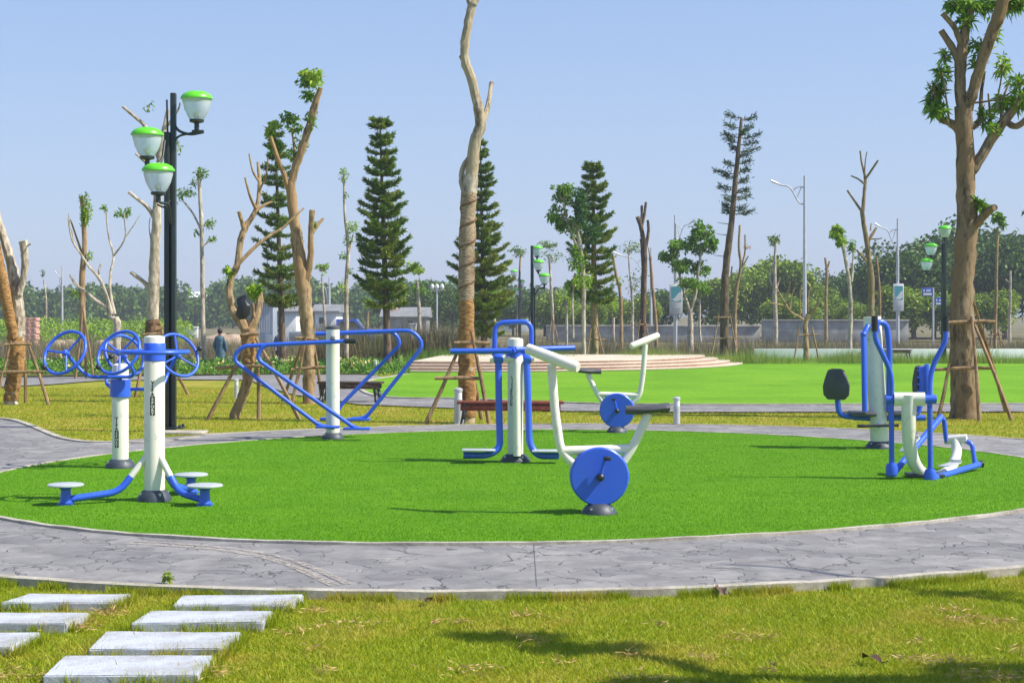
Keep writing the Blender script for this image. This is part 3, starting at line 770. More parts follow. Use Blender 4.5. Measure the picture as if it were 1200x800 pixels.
for sgn, bx, sx_, by in ((-1, 980, 1008, 450), (1, 1079, 1056, 446)):
    fr = MB(); fr.tube(fillet([q(bx + 1, 462), q(bx + 3 * -sgn, 487), q(1031, 491)], .1, 6), .034, 12); fo = fr.build('seat_frame', BL, G_)
    se = MB(); se.box(q(sx_ + 2, 484.5, -.03), (.30, .32, .05), bev=.02); se.build('seat', M['pad'], fo)
    # backrest pad : rounded shape
    bc = q(bx, by, -.04); yaw = R(-38) if sgn < 0 else R(40)
    prof = [(-.10, -.185), (.10, -.185), (.155, -.13), (.165, -.02), (.13, .08), (.09, .165), (.05, .185), (-.05, .185), (-.10, .165), (-.14, .06), (-.165, -.03), (-.155, -.13)]
    if sgn > 0: prof = [(x * .8, z) for x, z in prof]
    def bp(x, y, z): return bc + Vector((x * math.cos(yaw) - y * math.sin(yaw), x * math.sin(yaw) + y * math.cos(yaw), z))
    vs = []; n = len(prof)
    for y, k in ((-.04, .9), (-.028, 1), (.028, 1), (.04, .9)): vs += [bp(x * k, y, z * k) for x, z in prof]
    pm = MB(); pm.add(vs, [(j * n + i, j * n + (i + 1) % n, (j + 1) * n + (i + 1) % n, (j + 1) * n + i) for j in range(3) for i in range(n)] + [tuple(reversed(range(n))), tuple(3 * n + i for i in range(n))])
    bk = pm.build('backrest', M['pad'], fo)
    br_ = MB()
    if sgn > 0:
        br_.box(q(1082, 446, -.14), (.10, .06, .34), bev=.01); br_.box(q(1086, 446, -.16), (.05, .05, .40), bev=.01)
        for k in range(4): br_.lathe(q(1076, 434 + k * 8, -.17), [(.012, 0), (.012, .02)], 8, (0, -1, 0))
    else: br_.box(q(982, 455, .03), (.08, .04, .25), bev=.01)
    br_.build('backrest_bracket', BL, bk)
mb = MB(); mb.tube([q(1007, 499, -.2), q(1053, 498, -.2)], .018, 10); mb.box(q(1010, 499, -.2), (.10, .10, .035), bev=.01); mb.build('footrest', M['black'], G_)
mb = MB(); mb.tube([q(1030, 499, -.2), q(1030, 498, 0)], .02, 10); mb.build('footrest_bracket', BL, G_)
# --- H: elliptical
YHh = 15.35
c = Vector(P(1088, 563, YHh)); c.z = .012
H_ = empty('elliptical_trainer', c, 'elliptical walker with curved pale stem, blue handle poles and long pedals, rightmost machine', 'exercise machine')
def q(px, py, d=0): return P(px, py, YHh + d)
mb = MB(); mb.tube(catmull([q(1065.5, 463), q(1065, 490), q(1065.5, 515, .03), q(1069, 536, .08), q(1077, 551, .15), q(1091, 560, .28)], 5), [.074, .068, .062, .058], 20); st = mb.build('stem', WH, H_)
mb = MB(); mb.tube([q(1048, 467.5, .03), q(1084, 467.5, -.03)], .066, 20); mb.build('crossbar', WH, H_)
mb = MB(); mb.tube(catmull([q(1089, 560, .25), q(1098, 558, .42), q(1109, 553, .62), q(1117, 544, .8), q(1121, 530, .92), q(1120, 516, 1.0)], 5), .052, 18); mb.build('rear_support', WH, H_)
mb = MB(); mb.tube([q(1107, 515.5, 1.05), q(1133, 513.5, .95)], .046, 16); mb.build('crank_housing', WH, H_)
mb = MB(); mb.box((c.x + .02, c.y + .22, .035), (.34, .26, .03), bev=.006); mb.build('base_plate', M['dark_rubber'], H_)
# handle poles
for pts, gx in (([(1025, 386, -.02), (1026, 398, -.02), (1045, 437, 0), (1044.5, 468, .03), (1045, 545, .02)], (1025, 370)),
                ([(1108, 386, -.02), (1108.5, 399, -.02), (1090, 434, 0), (1089.5, 468, -.03), (1090, 552, -.02)], (1108, 370))):
    mb = MB(); mb.tube(fillet([q(*p) for p in pts], .16, 7), .026, 12); hp = mb.build('handle_pole', BL, H_)
    kb = MB(); kb.tube([q(gx[0], gx[1], -.02), q(gx[0], 388, -.02)], .032, 12); kb.build('grip', M['black'], hp)
    xj = pts[3][0]
    kb = MB(); kb.tube([q(xj - 7, 467.5, pts[3][2]), q(xj + 7, 467.5, pts[3][2])], .045, 14); kb.build('pivot', BL, hp)
    kb = MB(); kb.lathe(q(pts[4][0], pts[4][1] + 6, pts[4][2]), [(.03, -.055), (.058, -.04), (.06, .03), (.045, .07)], 16); kb.box(q(pts[4][0], pts[4][1] + 10, pts[4][2]), (.08, .1, .05), bev=.012); kb.build('foot_joint', BL, hp)
for p0, p1, ft, cr in ((q(1049, 552, .05), q(1103, 488, 1.0), q(1066, 525, .42), [q(1099, 490, 1.0), q(1106, 490, 1.0), q(1109, 518, 1.02)]),
                       (q(1092, 561, .02), q(1148, 544, .9), q(1113, 548, .40), [q(1143, 546, .85), q(1139, 520, .92), q(1131, 516, .95)])):
    mb = MB(); mb.tube([p0, p1], .032, 14); mb.build('pedal_beam', M['blue'], H_)
    fp = MB(); rot = Vector((1, 0, 0)).rotation_difference((p1 - p0).normalized()).to_matrix()
    fp.box(ft + Vector((0, 0, .035)), (.30, .12, .012), rot, bev=.004)
    fp.box(ft + rot @ Vector((.145, 0, .05)), (.012, .12, .035), rot, bev=.004)
    fp.build('footplate', M['steel_plate'], H_)
    cm = MB(); cm.tube(fillet(cr, .05, 5), .024, 12); cm.build('crank', BL, H_)
kb = MB(); kb.lathe(q(1148.5, 543.5, .9), [(.036, 0), (.036, .03)], 14, (1, .1, 0)); kb.build('end_cap', M['black'], H_)

# ------------------------------------------------------------------ benches, bollards
def bench(loc, rz, Ln, label, seatmat):
    b = empty('park_bench', loc, label, 'bench', 'backless park benches', rz)
    z = .36
    se = MB()
    for k in range(5): se.box((0, -.16 + k * .08, z), (Ln, .066, .035), bev=.006)
    for yy in (-.17, .17): se.box((0, yy, z - .07), (Ln - .1, .03, .09), bev=.005)
    se.build('seat', seatmat, b, local=True)
    for s in (-1, 1):
        lg = MB(); x = s * (Ln / 2 - .12)
        for t in (-1, 1):
            lg.tube(catmull([(x, t * .02, z - .05), (x, t * .12, z - .06), (x + s * .02, t * .17, z * .5), (x + s * .03, t * .14, .12), (x + s * .05, t * .22, .02)], 5), .034, 10)
        lg.tube([(x, -.2, z - .03), (x, .2, z - .03)], .022, 8)
        lg.build('leg', M['lamp_dark'], b, local=True)
    return b
M['slat_dark'] = bark('dark_slats', (.05, .035, .03), (.12, .08, .06), zs=1)
M['slat_red'] = bark('red_brown_slats', (.13, .035, .02), (.26, .08, .05), zs=1)
g = G(411, 469); bench((g.x, g.y, -.02), R(-8), 1.22, 'dark backless bench on the rear path behind the V framed swing trainer', M['slat_dark'])
g = G(598, 496); bench((g.x, g.y, LAWN_Z), R(1), 1.58, 'red brown backless bench beside the wrapped trunk, behind the air walker', M['slat_red'])
g = G(1052, 420); bench((g.x, g.y, LAWN_Z), R(4), 1.0, 'small looking dark bench far off between the chest press and the big trunk', M['slat_dark'])
def bollard(loc, label, s=1, first=[None]):
    if first[0] is None:
        b = empty('bollard_light', (0, 0, 0), label, 'bollard', 'short steel bollard lights')
        mb = MB(); mb.lathe((0, 0, 0), [(.07, 0), (.07, .01), (.048, .012), (.048, .30)], 20); mb.build('post', M['galv'], b)
        mb = MB(); mb.lathe((0, 0, .30), [(.044, 0), (.044, .09)], 20); mb.build('diffuser', M['whitewall'], b)
        mb = MB(); mb.lathe((0, 0, .39), [(.052, 0), (.052, .025), (.03, .04)], 20); mb.build('cap', M['galv'], b)
        first[0] = b
    else: b = copy_tree(first[0])
    b.location = loc; b.scale = (s, s, s); b['label'] = label
for px, py, s, lab in ((793, 497, 1.05, 'steel bollard light on the lawn right of the far exercise bike'), (277, 464, .9, 'white topped bollard light beside the crooked trunk at left'),
                       (537, 494, 1.3, 'pale bollard light at the left end of the red brown bench'), (440, 437, .95, 'small bollard light at the corner of the rear turf, behind the swing trainer')):
    g = G(px, py); bollard((g.x, g.y, LAWN_Z), lab, s)

# ------------------------------------------------------------------ stage
S_ = empty('round_stage', (1.5, 49, LAWN_Z), 'low half round stage of pink and cream stone steps on the rear turf', 'stage')
def stage_outline(ins, k):
    R_ = 9.3 - ins; cx, cy = -1.46, 54.3; pts = []
    for j in range(0, 73):
        a = R(-101 + j * 101 / 72); pts.append((cx + R_ * math.cos(a), cy + R_ * math.sin(a)))
    pts.append((cx + R_ - .1, cy + .3)); pts.append((-2.5 + .07 * k, cy + .3)); pts[0] = (-3.25 + .1 * k, pts[0][1])
    return pts
def prism(mb, pts, z0, z1):
    n = len(pts); mb.add([(x, y, z0) for x, y in pts] + [(x, y, z1) for x, y in pts], [tuple(reversed(range(n))), tuple(range(n, 2 * n))] + [(i, (i + 1) % n, n + (i + 1) % n, n + i) for i in range(n)])
for i in range(4):
    zz = LAWN_Z + .0 + i * .078
    mb = MB(); prism(mb, stage_outline(i * .42 + .02, i), zz, zz + .054); mb.build('step', M['stage_pink'], S_, smooth=False)
    mb = MB(); prism(mb, stage_outline(i * .42, i), zz + .054, zz + .078); mb.build('step_edge', M['stage_cream'], S_, smooth=False)

# ------------------------------------------------------------------ lamps
def lamp_head(root, c, s=1):
    c = Vector(c)
    g = MB(); g.lathe(c, [(.085 * s, 0), (.12 * s, .05 * s), (.17 * s, .15 * s), (.2 * s, .26 * s), (.205 * s, .31 * s)], 24, caps=False)
    hd = g.build('lamp_glass', M['lampglass'], root)
    cap = MB(); cap.lathe(c + Vector((0, 0, .30 * s)), [(.19 * s, 0), (.228 * s, .008 * s), (.225 * s, .03 * s), (.19 * s, .075 * s), (.12 * s, .11 * s), (.03 * s, .12 * s)], 28); cap.build('cap', M['lamp_green'], hd)
    bs = MB(); bs.lathe(c + Vector((0, 0, -.13 * s)), [(.035 * s, 0), (.035 * s, .09 * s), (.1 * s, .11 * s), (.105 * s, .145 * s), (.07 * s, .15 * s)], 20); bs.build('socket', M['lamp_dark'], hd)
    bu = MB(); bu.ball(c + Vector((0, 0, .09 * s)), .05 * s, 12); bu.build('bulb', M['whitewall'], hd)
def park_lamp():
    YL = G(201, 502).y
    c = G(201, 502); c.z = LAWN_Z
    l = empty('park_lamp', c, 'tall dark park lamp with three green capped glass heads rising behind the waist twister', 'park lamp', 'park lamps with green caps')
    def q(px, py, d=0): return P(px, py, YL + d)
    z1 = q(0, 109).z; z2 = q(0, 155).z
    mb = MB(); mb.box((c.x + .02, c.y + .03, z1 / 2 + LAWN_Z / 2), (.075, .10, z1 - LAWN_Z), bev=.01)
    mb.box((c.x - .055, c.y - .035, z2 / 2 + LAWN_Z / 2), (.075, .08, z2 - LAWN_Z), bev=.01)
    zz = q(0, 240).z
    mb.box((c.x + .045, c.y - .06, zz / 2), (.06, .07, zz), bev=.008)
    mb.tube([q(195.5, 117, -.03), q(196.5, 160, -.03)], .014, 8)
    mb.build('post', M['lamp_dark'], l)
    mb = MB(); mb.box((c.x, c.y, LAWN_Z + .06), (.36, .3, .02), bev=.004)
    for k in range(4): mb.lathe((c.x + (-.14 if k % 2 else .14), c.y + (-.11 if k // 2 else .11), LAWN_Z + .06), [(.02, 0), (.02, .045)], 8)
    mb.build('base_plate', M['lamp_dark'], l)
    mb = MB(); mb.tube(fillet([q(203, 122), q(205, 152), q(222, 158.5), q(238, 155)], .45, 9), .02, 10); mb.tube(fillet([q(203, 178), q(206, 160), q(222, 156.5), q(238, 153.5)], .3, 8), .016, 10); mb.box(q(232, 154.5), (.17, .05, .05), bev=.01); mb.build('arm', M['lamp_dark'], l)
    lamp_head(l, q(230.5, 141.5))
    mb = MB(); mb.tube(fillet([q(193, 165, -.1), q(190, 190, -.25), q(176, 196, -.4), q(172, 193, -.4)], .25, 8), .02, 10); mb.build('arm', M['lamp_dark'], l)
    lamp_head(l, q(172.5, 184.5, -.4))
    mb = MB(); mb.tube(fillet([q(200, 262, -.1), q(198, 238, -.3), q(188, 238, -.5), q(185, 234, -.55)], .2, 8), .02, 10); mb.tube(fillet([q(199, 235, -.1), q(193, 244, -.3), q(185, 240, -.55)], .2, 8), .014, 10); mb.build('arm', M['lamp_dark'], l)
    lamp_head(l, q(185.5, 226.5, -.55))
    return l
lamp0 = park_lamp()
lp = bpy.data.objects.new('lamp_footing', None); bpy.data.objects.remove(lp)
g = G(208, 505); mb = MB(); mb.box((g.x, g.y + .08, LAWN_Z + .015), (.75, .45, .05), bev=.01); tag(mb.build('concrete_footing', M['kerb']), 'pale concrete footing slab under the tall park lamp', 'footing')
for px, Yl, rz, s, lab in ((624, 60, R(60), 1.0, 'dark park lamp seen far off above the looped handrail of the air walker'),
                           (609, 92, R(200), 1.0, 'farthest park lamp with a green cap, left of the dark one in the middle'),
                           (1106, 54, R(-100), 1.02, 'dark park lamp with pale green heads just left of the big right trunk')):
    o = copy_tree(lamp0); o.location = ((px - 600) / F * Yl, Yl, gz(Yl)); o.rotation_euler = (0, 0, rz); o.scale = (s, s, s); o['label'] = lab
# concrete base under lamp
def street_light(px, Yl, top, arm_px, lab, head=True, base=None):
    x = (px - 600) / F * Yl; z0 = gz(Yl)
    l = empty('street_light', (x, Yl, z0), lab, 'street light', 'silver street lights by the far road')
    zt = P(px, top, Yl).z; pm = Yl / F
    mb = MB(); mb.tube([(x, Yl, z0), (x, Yl, zt)], [.13, .07], 14); mb.build('pole', M['galv'], l)
    mb = MB(); k = arm_px
    A = [P(px, top + 33, Yl), P(px + k * .18, top + 31, Yl), P(px + k * .45, top + 14, Yl), P(px + k * .7, top + 11, Yl), P(px + k, top + 7, Yl)]
    mb.tube(catmull(A, 5), .045, 8); mb.tube(catmull([P(px, top + 14, Yl), P(px + k * .2, top + 13, Yl), P(px + k * .4, top + 18, Yl)], 4), .035, 8)
    mb.tube([P(px + k * .1, top + 13, Yl), P(px + k * .25, top + 27, Yl), P(px + k * .36, top + 18, Yl)], .03, 6)
    mb.build('arm', M['galv'], l)
    hd = MB(); hd.tube([P(px + k * .82, top + 9, Yl), P(px + k * 1.05, top + 5.5, Yl)], [.08, .16, .13], 10, squash=.5); hd.build('lamp_head', M['galv'], l)
    return l
street_light(943, 88, 206, -38, 'tall silver street light with a scrolled arm against the sky, right of the sparse pine')
street_light(1052, 110, 256, -26, 'silver street light right of the bare forked tree, its arm pointing left')
street_light(791, 125, 252, 22, 'thin silver pole rising behind the bushy tree in the middle right')
street_light(73, 170, 312, -8, 'thin pale pole far off between the left trunk and the pale branching sapling')
street_light(386, 130, 325, -10, 'thin pale pole behind the swing trainer')
street_light(763, 130, 290, -42, 'faint silver pole with a long arm left of the bare stump tree')
# multi head lamp
x = (512 - 600) / F * 120; l = empty('cluster_lamp', (x, 120, gz(120)), 'far lamp post with a row of white globes between the conifer and the wrapped trunk', 'street light')
mb = MB(); mb.tube([(x, 120, gz(120)), P(512, 340, 120)], .06, 10); mb.tube([P(506, 340, 120), P(519, 340, 120)], .04, 8); mb.build('pole', M['galv'], l)
for k in (506.5, 512, 518):
    mb = MB(); mb.ball(P(k, 336, 120), .16, 10, sc=(1, 1, 1.4)); mb.build('globe', M['whitewall'], l)

# ------------------------------------------------------------------ signs
M['teal'] = mat('poster_teal', (.10, .36, .42), .5, .2, 3); M['signblue'] = mat('sign_blue', (.06, .12, .5), .4, .1); M['poster_line'] = mat('poster_grey', (.3, .34, .4), .5, .1)
def banner(px0, px1, py0, py1, Yb, pole_top, lab):
    xc = (px0 + px1) / 2; xw = (xc - 600) / F * Yb
    l = empty('banner_sign', (xw, Yb, gz(Yb)), lab, 'banner', 'poster boxes on silver poles')
    mb = MB(); mb.tube([(xw, Yb + .06, gz(Yb)), (xw, Yb + .06, P(0, pole_top, Yb).z)], .07, 12); mb.build('pole', M['galv'], l)
    a = P(px0, py0, Yb); b = P(px1, py1, Yb); w = b.x - a.x; h = a.z - b.z
    mb = MB(); mb.box(((a.x + b.x) / 2, Yb - .06, (a.z + b.z) / 2), (w, .10, h), bev=.01); bo = mb.build('panel', M['whitewall'], l)
    mb = MB(); mb.box(((a.x + b.x) / 2 + .02 * w, Yb - .115, a.z - h * .33), (w * .8, .006, h * .5))
    pic = mb.build('picture', M['teal'], bo, smooth=False)
    mb = MB(); vs = []
    for i in range(13):
        t = i / 12; xx = a.x + w * (.1 + .8 * t); vs += [(xx, Yb - .12, a.z - h * (.50 + .07 * math.sin(t * 3))), (xx, Yb - .12, a.z - h * (.38 + .12 * math.sin(t * 4 + 1)))]
    mb.add(vs, [(2 * i, 2 * i + 1, 2 * i + 3, 2 * i + 2) for i in range(12)]); mb.build('wave', M['whitewall'], bo, smooth=False)
    mb = MB()
    for k in range(3): mb.box(((a.x + b.x) / 2 + .03 * w, Yb - .115, a.z - h * (.82 + k * .05)), (w * (.6 - .12 * k), .006, h * .018))
    mb.build('text_lines', M['poster_line'], bo, smooth=False)
banner(784.5, 799.5, 333, 368, 72, 262, 'white and teal poster box on a pole left of the bushy tree')
banner(1046.5, 1058.5, 332.5, 364.5, 84, 300, 'white and teal poster box on the pole right of the chest press')
Yb = 75; x = (1093.5 - 600) / F * Yb
l = empty('street_name_sign', (x, Yb, gz(Yb)), 'silver post with two blue street name plates left of the big right trunk', 'street sign')
mb = MB(); mb.tube([(x, Yb, gz(Yb)), (x, Yb, P(0, 337, Yb).z)], .05, 12); mb.build('post', M['galv'], l)
for x0, x1, y0, y1 in ((1080.5, 1093, 337, 347), (1095, 1109, 348.5, 358)):
    a = P(x0, y0, Yb); b = P(x1, y1, Yb); cxx = (a.x + b.x) / 2; w = b.x - a.x; h = a.z - b.z
    mb = MB(); mb.box((cxx, Yb - .02, (a.z + b.z) / 2), (w, .03, h), bev=.004); pl = mb.build('plate', M['signblue'], l)
    mb = MB(); mb.box((cxx - w * .33, Yb - .038, a.z - h * .35), (w * .12, .005, h * .28)); mb.box((cxx + w * .08, Yb - .038, a.z - h * .36), (w * .42, .005, h * .2)); mb.box((cxx, Yb - .038, a.z - h * .76), (w * .8, .005, h * .26)); mb.build('text_lines', M['whitewall'], pl, smooth=False)

# ------------------------------------------------------------------ trees
pxw = lambda w, Y: w / 2 / F * Y
def stem(mb, pts, Y, n=5, wob=.06, jit=.0, seg=10, knob=.0):
    """pts: (px,py,width_px[,dY])"""
    P3 = [P(p[0], p[1], Y + (p[3] if len(p) > 3 else 0)) for p in pts]
    rad = [max(.004, pxw(p[2], Y)) for p in pts]
    sm = catmull(P3, n)
    if len(sm) > 6:
        for i in range(1, len(sm) - 1): sm[i] = sm[i] + Vector((random.uniform(-1, 1), random.uniform(-1, 1), 0)) * pxw(pts[min(i // n, len(pts) - 1)][2], Y) * .07
    rr = []
    for i in range(len(sm)):
        t = i / n; a = int(min(t, len(rad) - 2)); f = t - a
        rr.append((rad[a] * (1 - f) + rad[a + 1] * f) * (1 + random.uniform(-1, 1) * knob))
    mb.tube(sm, rr, seg, wob=wob)
def tree(px, py, label, trunk, branches, leaves, bm='bark_grey', lm='leaf_mid', Y=None, group='young trees planted in the park', name='tree', leaf=(.10, .042), twigs=True, parts=(), seg=12):
    """leaves: (px,py,rx_px,ry_px,n)"""
    if Y is None: Y = G(px, py).y
    zb = gz(Y)
    root = empty(name, ((px - 600) / F * Y, Y, zb), label, 'tree', group)
    t = list(trunk); first = t[0]
    zz = P(first[0], first[1], Y).z
    if zz > zb - .05:
        pyb = YH + (H - zb + .08) * F / Y
        t = [(px, pyb, first[2] * 1.25)] + t
    mb = MB(); stem(mb, t, Y, knob=.04, seg=seg)
    tr = mb.build('trunk', M[bm], root)
    if branches:
        mb = MB()
        for k, b in enumerate(branches):
            dd = random.uniform(-.25, .25) * (1 if k else .5)
            bb = [(p[0], p[1], p[2], (p[3] if len(p) > 3 else dd * i * .5)) for i, p in enumerate(b)]
            stem(mb, bb, Y, knob=.06, seg=8)
        mb.build('limbs', M[bm], root)
    if leaves:
        byk = {}
        for lv in leaves:
            key = lv[5] if len(lv) > 5 else lm
            c = P(lv[0], lv[1], Y + random.uniform(-.15, .15)); sc = Y / F
            r3 = (lv[2] * sc, lv[2] * sc, lv[3] * sc)
            nn = int(lv[4] * (2.4 if lv[4] < 200 else 1.5))
            if nn > 150: V = clumpy(c, r3, nn, leaf[0], leaf[1], k=max(7, nn // 45))
            else: V = blob_leaves(c, r3, nn, leaf[0], leaf[1], shell=.2)
            byk.setdefault(key, []).append(V)
            if twigs:
                tw = MB()
                for _ in range(min(9, 2 + nn // 25)):
                    d = Vector((random.uniform(-1, 1) * r3[0], random.uniform(-1, 1) * r3[1], random.uniform(-.8, 1) * r3[2]))
                    tw.tube([c - Vector((0, 0, r3[2] * .6)), c + d * .4, c + d * .95], [.012, .008, .004], 5)
                tw.build('twig', M[bm], root)
        for key, Vs in byk.items():
            quads_obj('foliage', np.concatenate(Vs), M[key], root)
    return root, Y
def support(px, Y, bars, legs, label, tree_r=.15):
    root = empty('tree_support', ((px - 600) / F * Y, Y, gz(Y)), label, 'tree stake', 'wooden stakes propping the trees')
    for (x0, y0, x1, y1, d) in bars:
        mb = MB(); a, b = P(x0, y0, Y + d), P(x1, y1, Y + d)
        for dd in ([0]):
            mb.tube([a + (a - b) * .03, (a + b) / 2 + Vector((0, 0, .01)), b + (b - a) * .03], [.026, .03, .024], 8, wob=.06)
        mb.build('cross_bar', M['stake'], root)
    for (x0, y0, x1, y1, d0, d1) in legs:
        a = P(x0, y0, Y + d0); yb = Y + d1; b = Vector(((x1 - 600) / F * yb, yb, gz(yb) - .05))
        mb = MB(); mb.tube([a + (a - b) * .04, (a + b) / 2 + Vector((.012, 0, 0)), b], [.024, .03, .034], 8, wob=.07)
        mb.build('stake', M['stake'], root)
    return root
LG = 'young trees planted in the park'
# T1 big right tree
r1, Y1 = tree(1131, 487, 'thick trunked leafy topped tree nearest at the right edge', [(1131, 484, 33), (1128, 440, 29), (1127, 380, 27), (1129, 320, 25), (1133, 270, 25), (1132, 220, 22), (1132, 187, 21), (1130, 150, 20), (1129, 124, 20)],
     [[(1129, 128, 18), (1125, 100, 14), (1126, 70, 14), (1130, 40, 12), (1136, 15, 11), (1140, -25, 9), (1136, -60, 7)],
      [(1132, 130, 16), (1140, 108, 13), (1148, 80, 13), (1159, 48, 14), (1170, 20, 15), (1177, -5, 14), (1190, -50, 11)],
      [(1136, 205, 12), (1146, 190, 13), (1160, 166, 13), (1176, 143, 12), (1190, 125, 11), (1210, 95, 9)],
      [(1178, 142, 8), (1192, 148, 8), (1210, 132, 6)],
      [(1128, 160, 11), (1118, 147, 10), (1104, 140, 9), (1098, 134, 8)],
      [(1124, 75, 9), (1117, 58, 9), (1103, 36, 8)], [(1126, 52, 7), (1118, 32, 7), (1104, 16, 6)],
      [(1140, 150, 6), (1149, 140, 6), (1150, 110, 4), (1154, 84, 3)],
      [(1136, 270, 12), (1146, 260, 11), (1160, 246, 9), (1166, 243, 8)],
      [(1162, 165, 4), (1160, 130, 3), (1158, 110, 2)], [(1172, 150, 4), (1176, 115, 3), (1184, 95, 2)], [(1164, 140, 2), (1172, 100, 2), (1176, 70, 1.5)],
      [(1128, 122, 3), (1170, 116, 2), (1204, 96, 1.5)], [(1112, 140, 3), (1108, 110, 2), (1104, 85, 1.5)], [(1104, 136, 3), (1096, 115, 2), (1092, 95, 1.5)]],
     [(1095, 112, 13, 17, 110), (1104, 86, 9, 12, 45), (1100, 128, 12, 8, 50), (1127, 8, 22, 10, 120), (1155, 6, 20, 12, 110), (1182, 4, 18, 14, 120), (1132, 24, 10, 10, 40), (1146, 55, 12, 10, 40), (1108, 66, 8, 12, 16), (1164, 40, 10, 20, 30, 'leaf_bright'),
      (1145, 75, 8, 10, 22), (1175, 78, 8, 14, 36, 'leaf_bright'), (1178, 122, 14, 12, 60), (1196, 118, 12, 14, 60), (1192, 96, 10, 8, 30), (1152, 138, 8, 14, 34), (1150, 242, 8, 6, 36), (1144, 236, 5, 4, 16), (1164, 150, 8, 8, 20)],
     bm='bark_grey', lm='leaf_mid', leaf=(.18, .040), name='mango_tree', seg=24, group=None)
support(1131, Y1, [(1096, 433, 1164, 431, -.28), (1113, 378, 1158, 377, -.25), (1142, 377, 1165, 377, .2)],
        [(1112, 428, 1098, 486, -.3, -.45), (1139, 376, 1148, 493, -.28, -.75), (1142, 380, 1187, 486, -.25, -.5), (1139, 348, 1180, 460, .3, 1.6)], 'brown stakes and cross bars propping the big right trunk')
# T2 wrapped tall tree
r2, Y2 = tree(547, 492, 'tall crooked bare tree with burlap and orange wrapped trunk, cut by the top edge', [(547, 490, 20), (547, 440, 18.5), (547, 400, 17), (546, 330, 16), (548, 260, 16), (550, 225, 16), (553, 200, 15), (557, 165, 14), (563, 147, 13), (560, 125, 12)],
     [[(561, 128, 12), (553, 95, 11), (545, 72, 10.5), (545, 50, 10), (550, 20, 10), (554, 4, 11)], [(554, 6, 9), (562, -8, 8), (575, -30, 6)], [(552, 6, 7), (546, -8, 6), (540, -40, 5)],
      [(565, 146, 7), (571, 128, 6.5), (574, 110, 5), (576, 97, 5)], [(546, 232, 7), (541, 212, 6.5), (543, 195, 6), (549, 186, 6)], [(545, 74, 6), (540, 66, 5)]],
     [], bm='bark_beige', name='bare_tree', seg=18, group=None)
mb = MB(); stem(mb, [(547.5, 487, 21.5), (547, 440, 20), (547, 400, 18.5), (546, 352, 18)], Y2, knob=.07, seg=18); mb.build('orange_wrap', M['wrap_orange'], r2)
mb = MB(); stem(mb, [(546, 352, 18), (546.5, 300, 18.5), (548, 260, 18), (549.5, 226, 18)], Y2, knob=.09, seg=18); mb.build('burlap_wrap', M['wrap_burlap'], r2)
mb = MB(); stem(mb, [(550, 226, 18), (552, 205, 17.5)], Y2, knob=.03, seg=18); mb.build('sleeve', M['bark_pale'], r2)
mb = MB()
for k in range(90):
    t = k / 89; py = 352 - t * 122; a = k * .36; cx_ = 546.3 + t * 3
    p = P(cx_, py, Y2); rr = pxw(19, Y2); mb.v.append(p + Vector((math.cos(a) * rr, math.sin(a) * rr, 0)))
vsp = mb.v; mb = MB(); mb.tube(vsp, .014, 6); mb.build('wrap_cord', M['rope'], r2)
support(547, Y2, [(533, 402, 573, 402, -.2), (511, 443, 564, 443.5, -.22)], [(536, 412, 497, 492, -.15, -.25), (553, 392, 574, 494, -.2, -.3), (546, 400, 565, 480, .2, .7)], 'stakes and cross bars around the wrapped trunk behind the red brown bench')
# T3 left tree
r3, Y3 = tree(13, 471, 'stout wrapped tree at the left edge with pale stem and orange stem', [(13, 468, 14), (15, 450, 16), (19, 425, 18), (19, 398, 17), (22, 385, 15)],
     [[(23, 392, 13), (23, 370, 13), (20, 350, 15), (18, 332, 15), (12, 305, 12), (3, 275, 10), (-8, 240, 9)], [(22, 345, 9), (28, 322, 8), (29, 300, 9), (27, 282, 11)], [(28, 290, 2), (36, 286, 2)]],
     [], bm='bark_pale', name='bare_tree', group=None, seg=16)
mb = MB(); stem(mb, [(13, 470, 16), (15, 450, 18), (19, 425, 20), (19, 399, 19), (18, 394, 20)], Y3, knob=.1, seg=16); mb.build('brown_wrap', M['wrap_orange'], r3)
mb = MB(); stem(mb, [(16, 396, 12, -.1), (11, 370, 12, -.15), (4, 335, 13, -.2), (-5, 290, 12, -.2), (-14, 250, 11, -.2)], Y3, seg=14); mb.build('wrapped_stem', M['wrap_orange'], r3)
support(14, Y3, [(6, 404, 36, 403, -.3), (-6, 436.5, 50, 435.5, -.35)], [(33, 402, 58, 470, -.2, -.2), (12, 402, -8, 470, -.3, -.4), (28, 400, 30, 455, .2, .6)], 'stakes with two cross bars around the left edge tree')
# T4 crooked
r4, Y4 = tree(274, 487, 'crooked leaning tree with forked trunk and bare curved limbs at left', [(276, 484, 12), (283, 468, 12), (290, 445, 12.5), (291, 410, 14), (291, 386, 17)],
     [[(291, 392, 14), (284, 378, 13), (274, 365, 11), (269, 345, 9), (271, 325, 9), (278, 310, 8.5), (282, 281, 8), (289, 264, 7.5), (298, 250, 6), (303, 232, 5), (304, 209, 5), (302, 190, 3)],
      [(286, 270, 6), (283, 258, 5), (280, 248, 4.5)], [(300, 245, 4), (293, 230, 3), (287, 208, 2.2)], [(303, 212, 3), (296, 200, 2.5), (292, 180, 1.8)], [(299, 248, 4), (310, 240, 3.5), (319, 237, 3)], [(303, 225, 3), (312, 205, 2), (314, 185, 1.5)],
      [(275, 314, 5), (290, 298, 4.5), (304, 285, 4), (318, 275, 3.5), (330, 268, 3), (344, 255, 2.5), (356, 244, 2)],
      [(291, 390, 11), (300, 372, 9.5), (304, 355, 8.5), (304, 338, 7)], [(298, 372, 4), (296, 355, 3)]],
     [(297, 342, 8, 7, 40, 'leaf_bright'), (267, 317, 5, 5, 20, 'leaf_bright'), (303, 338, 4, 4, 14)], bm='bark_tan', name='bare_tree', group=None, leaf=(.12, .05))
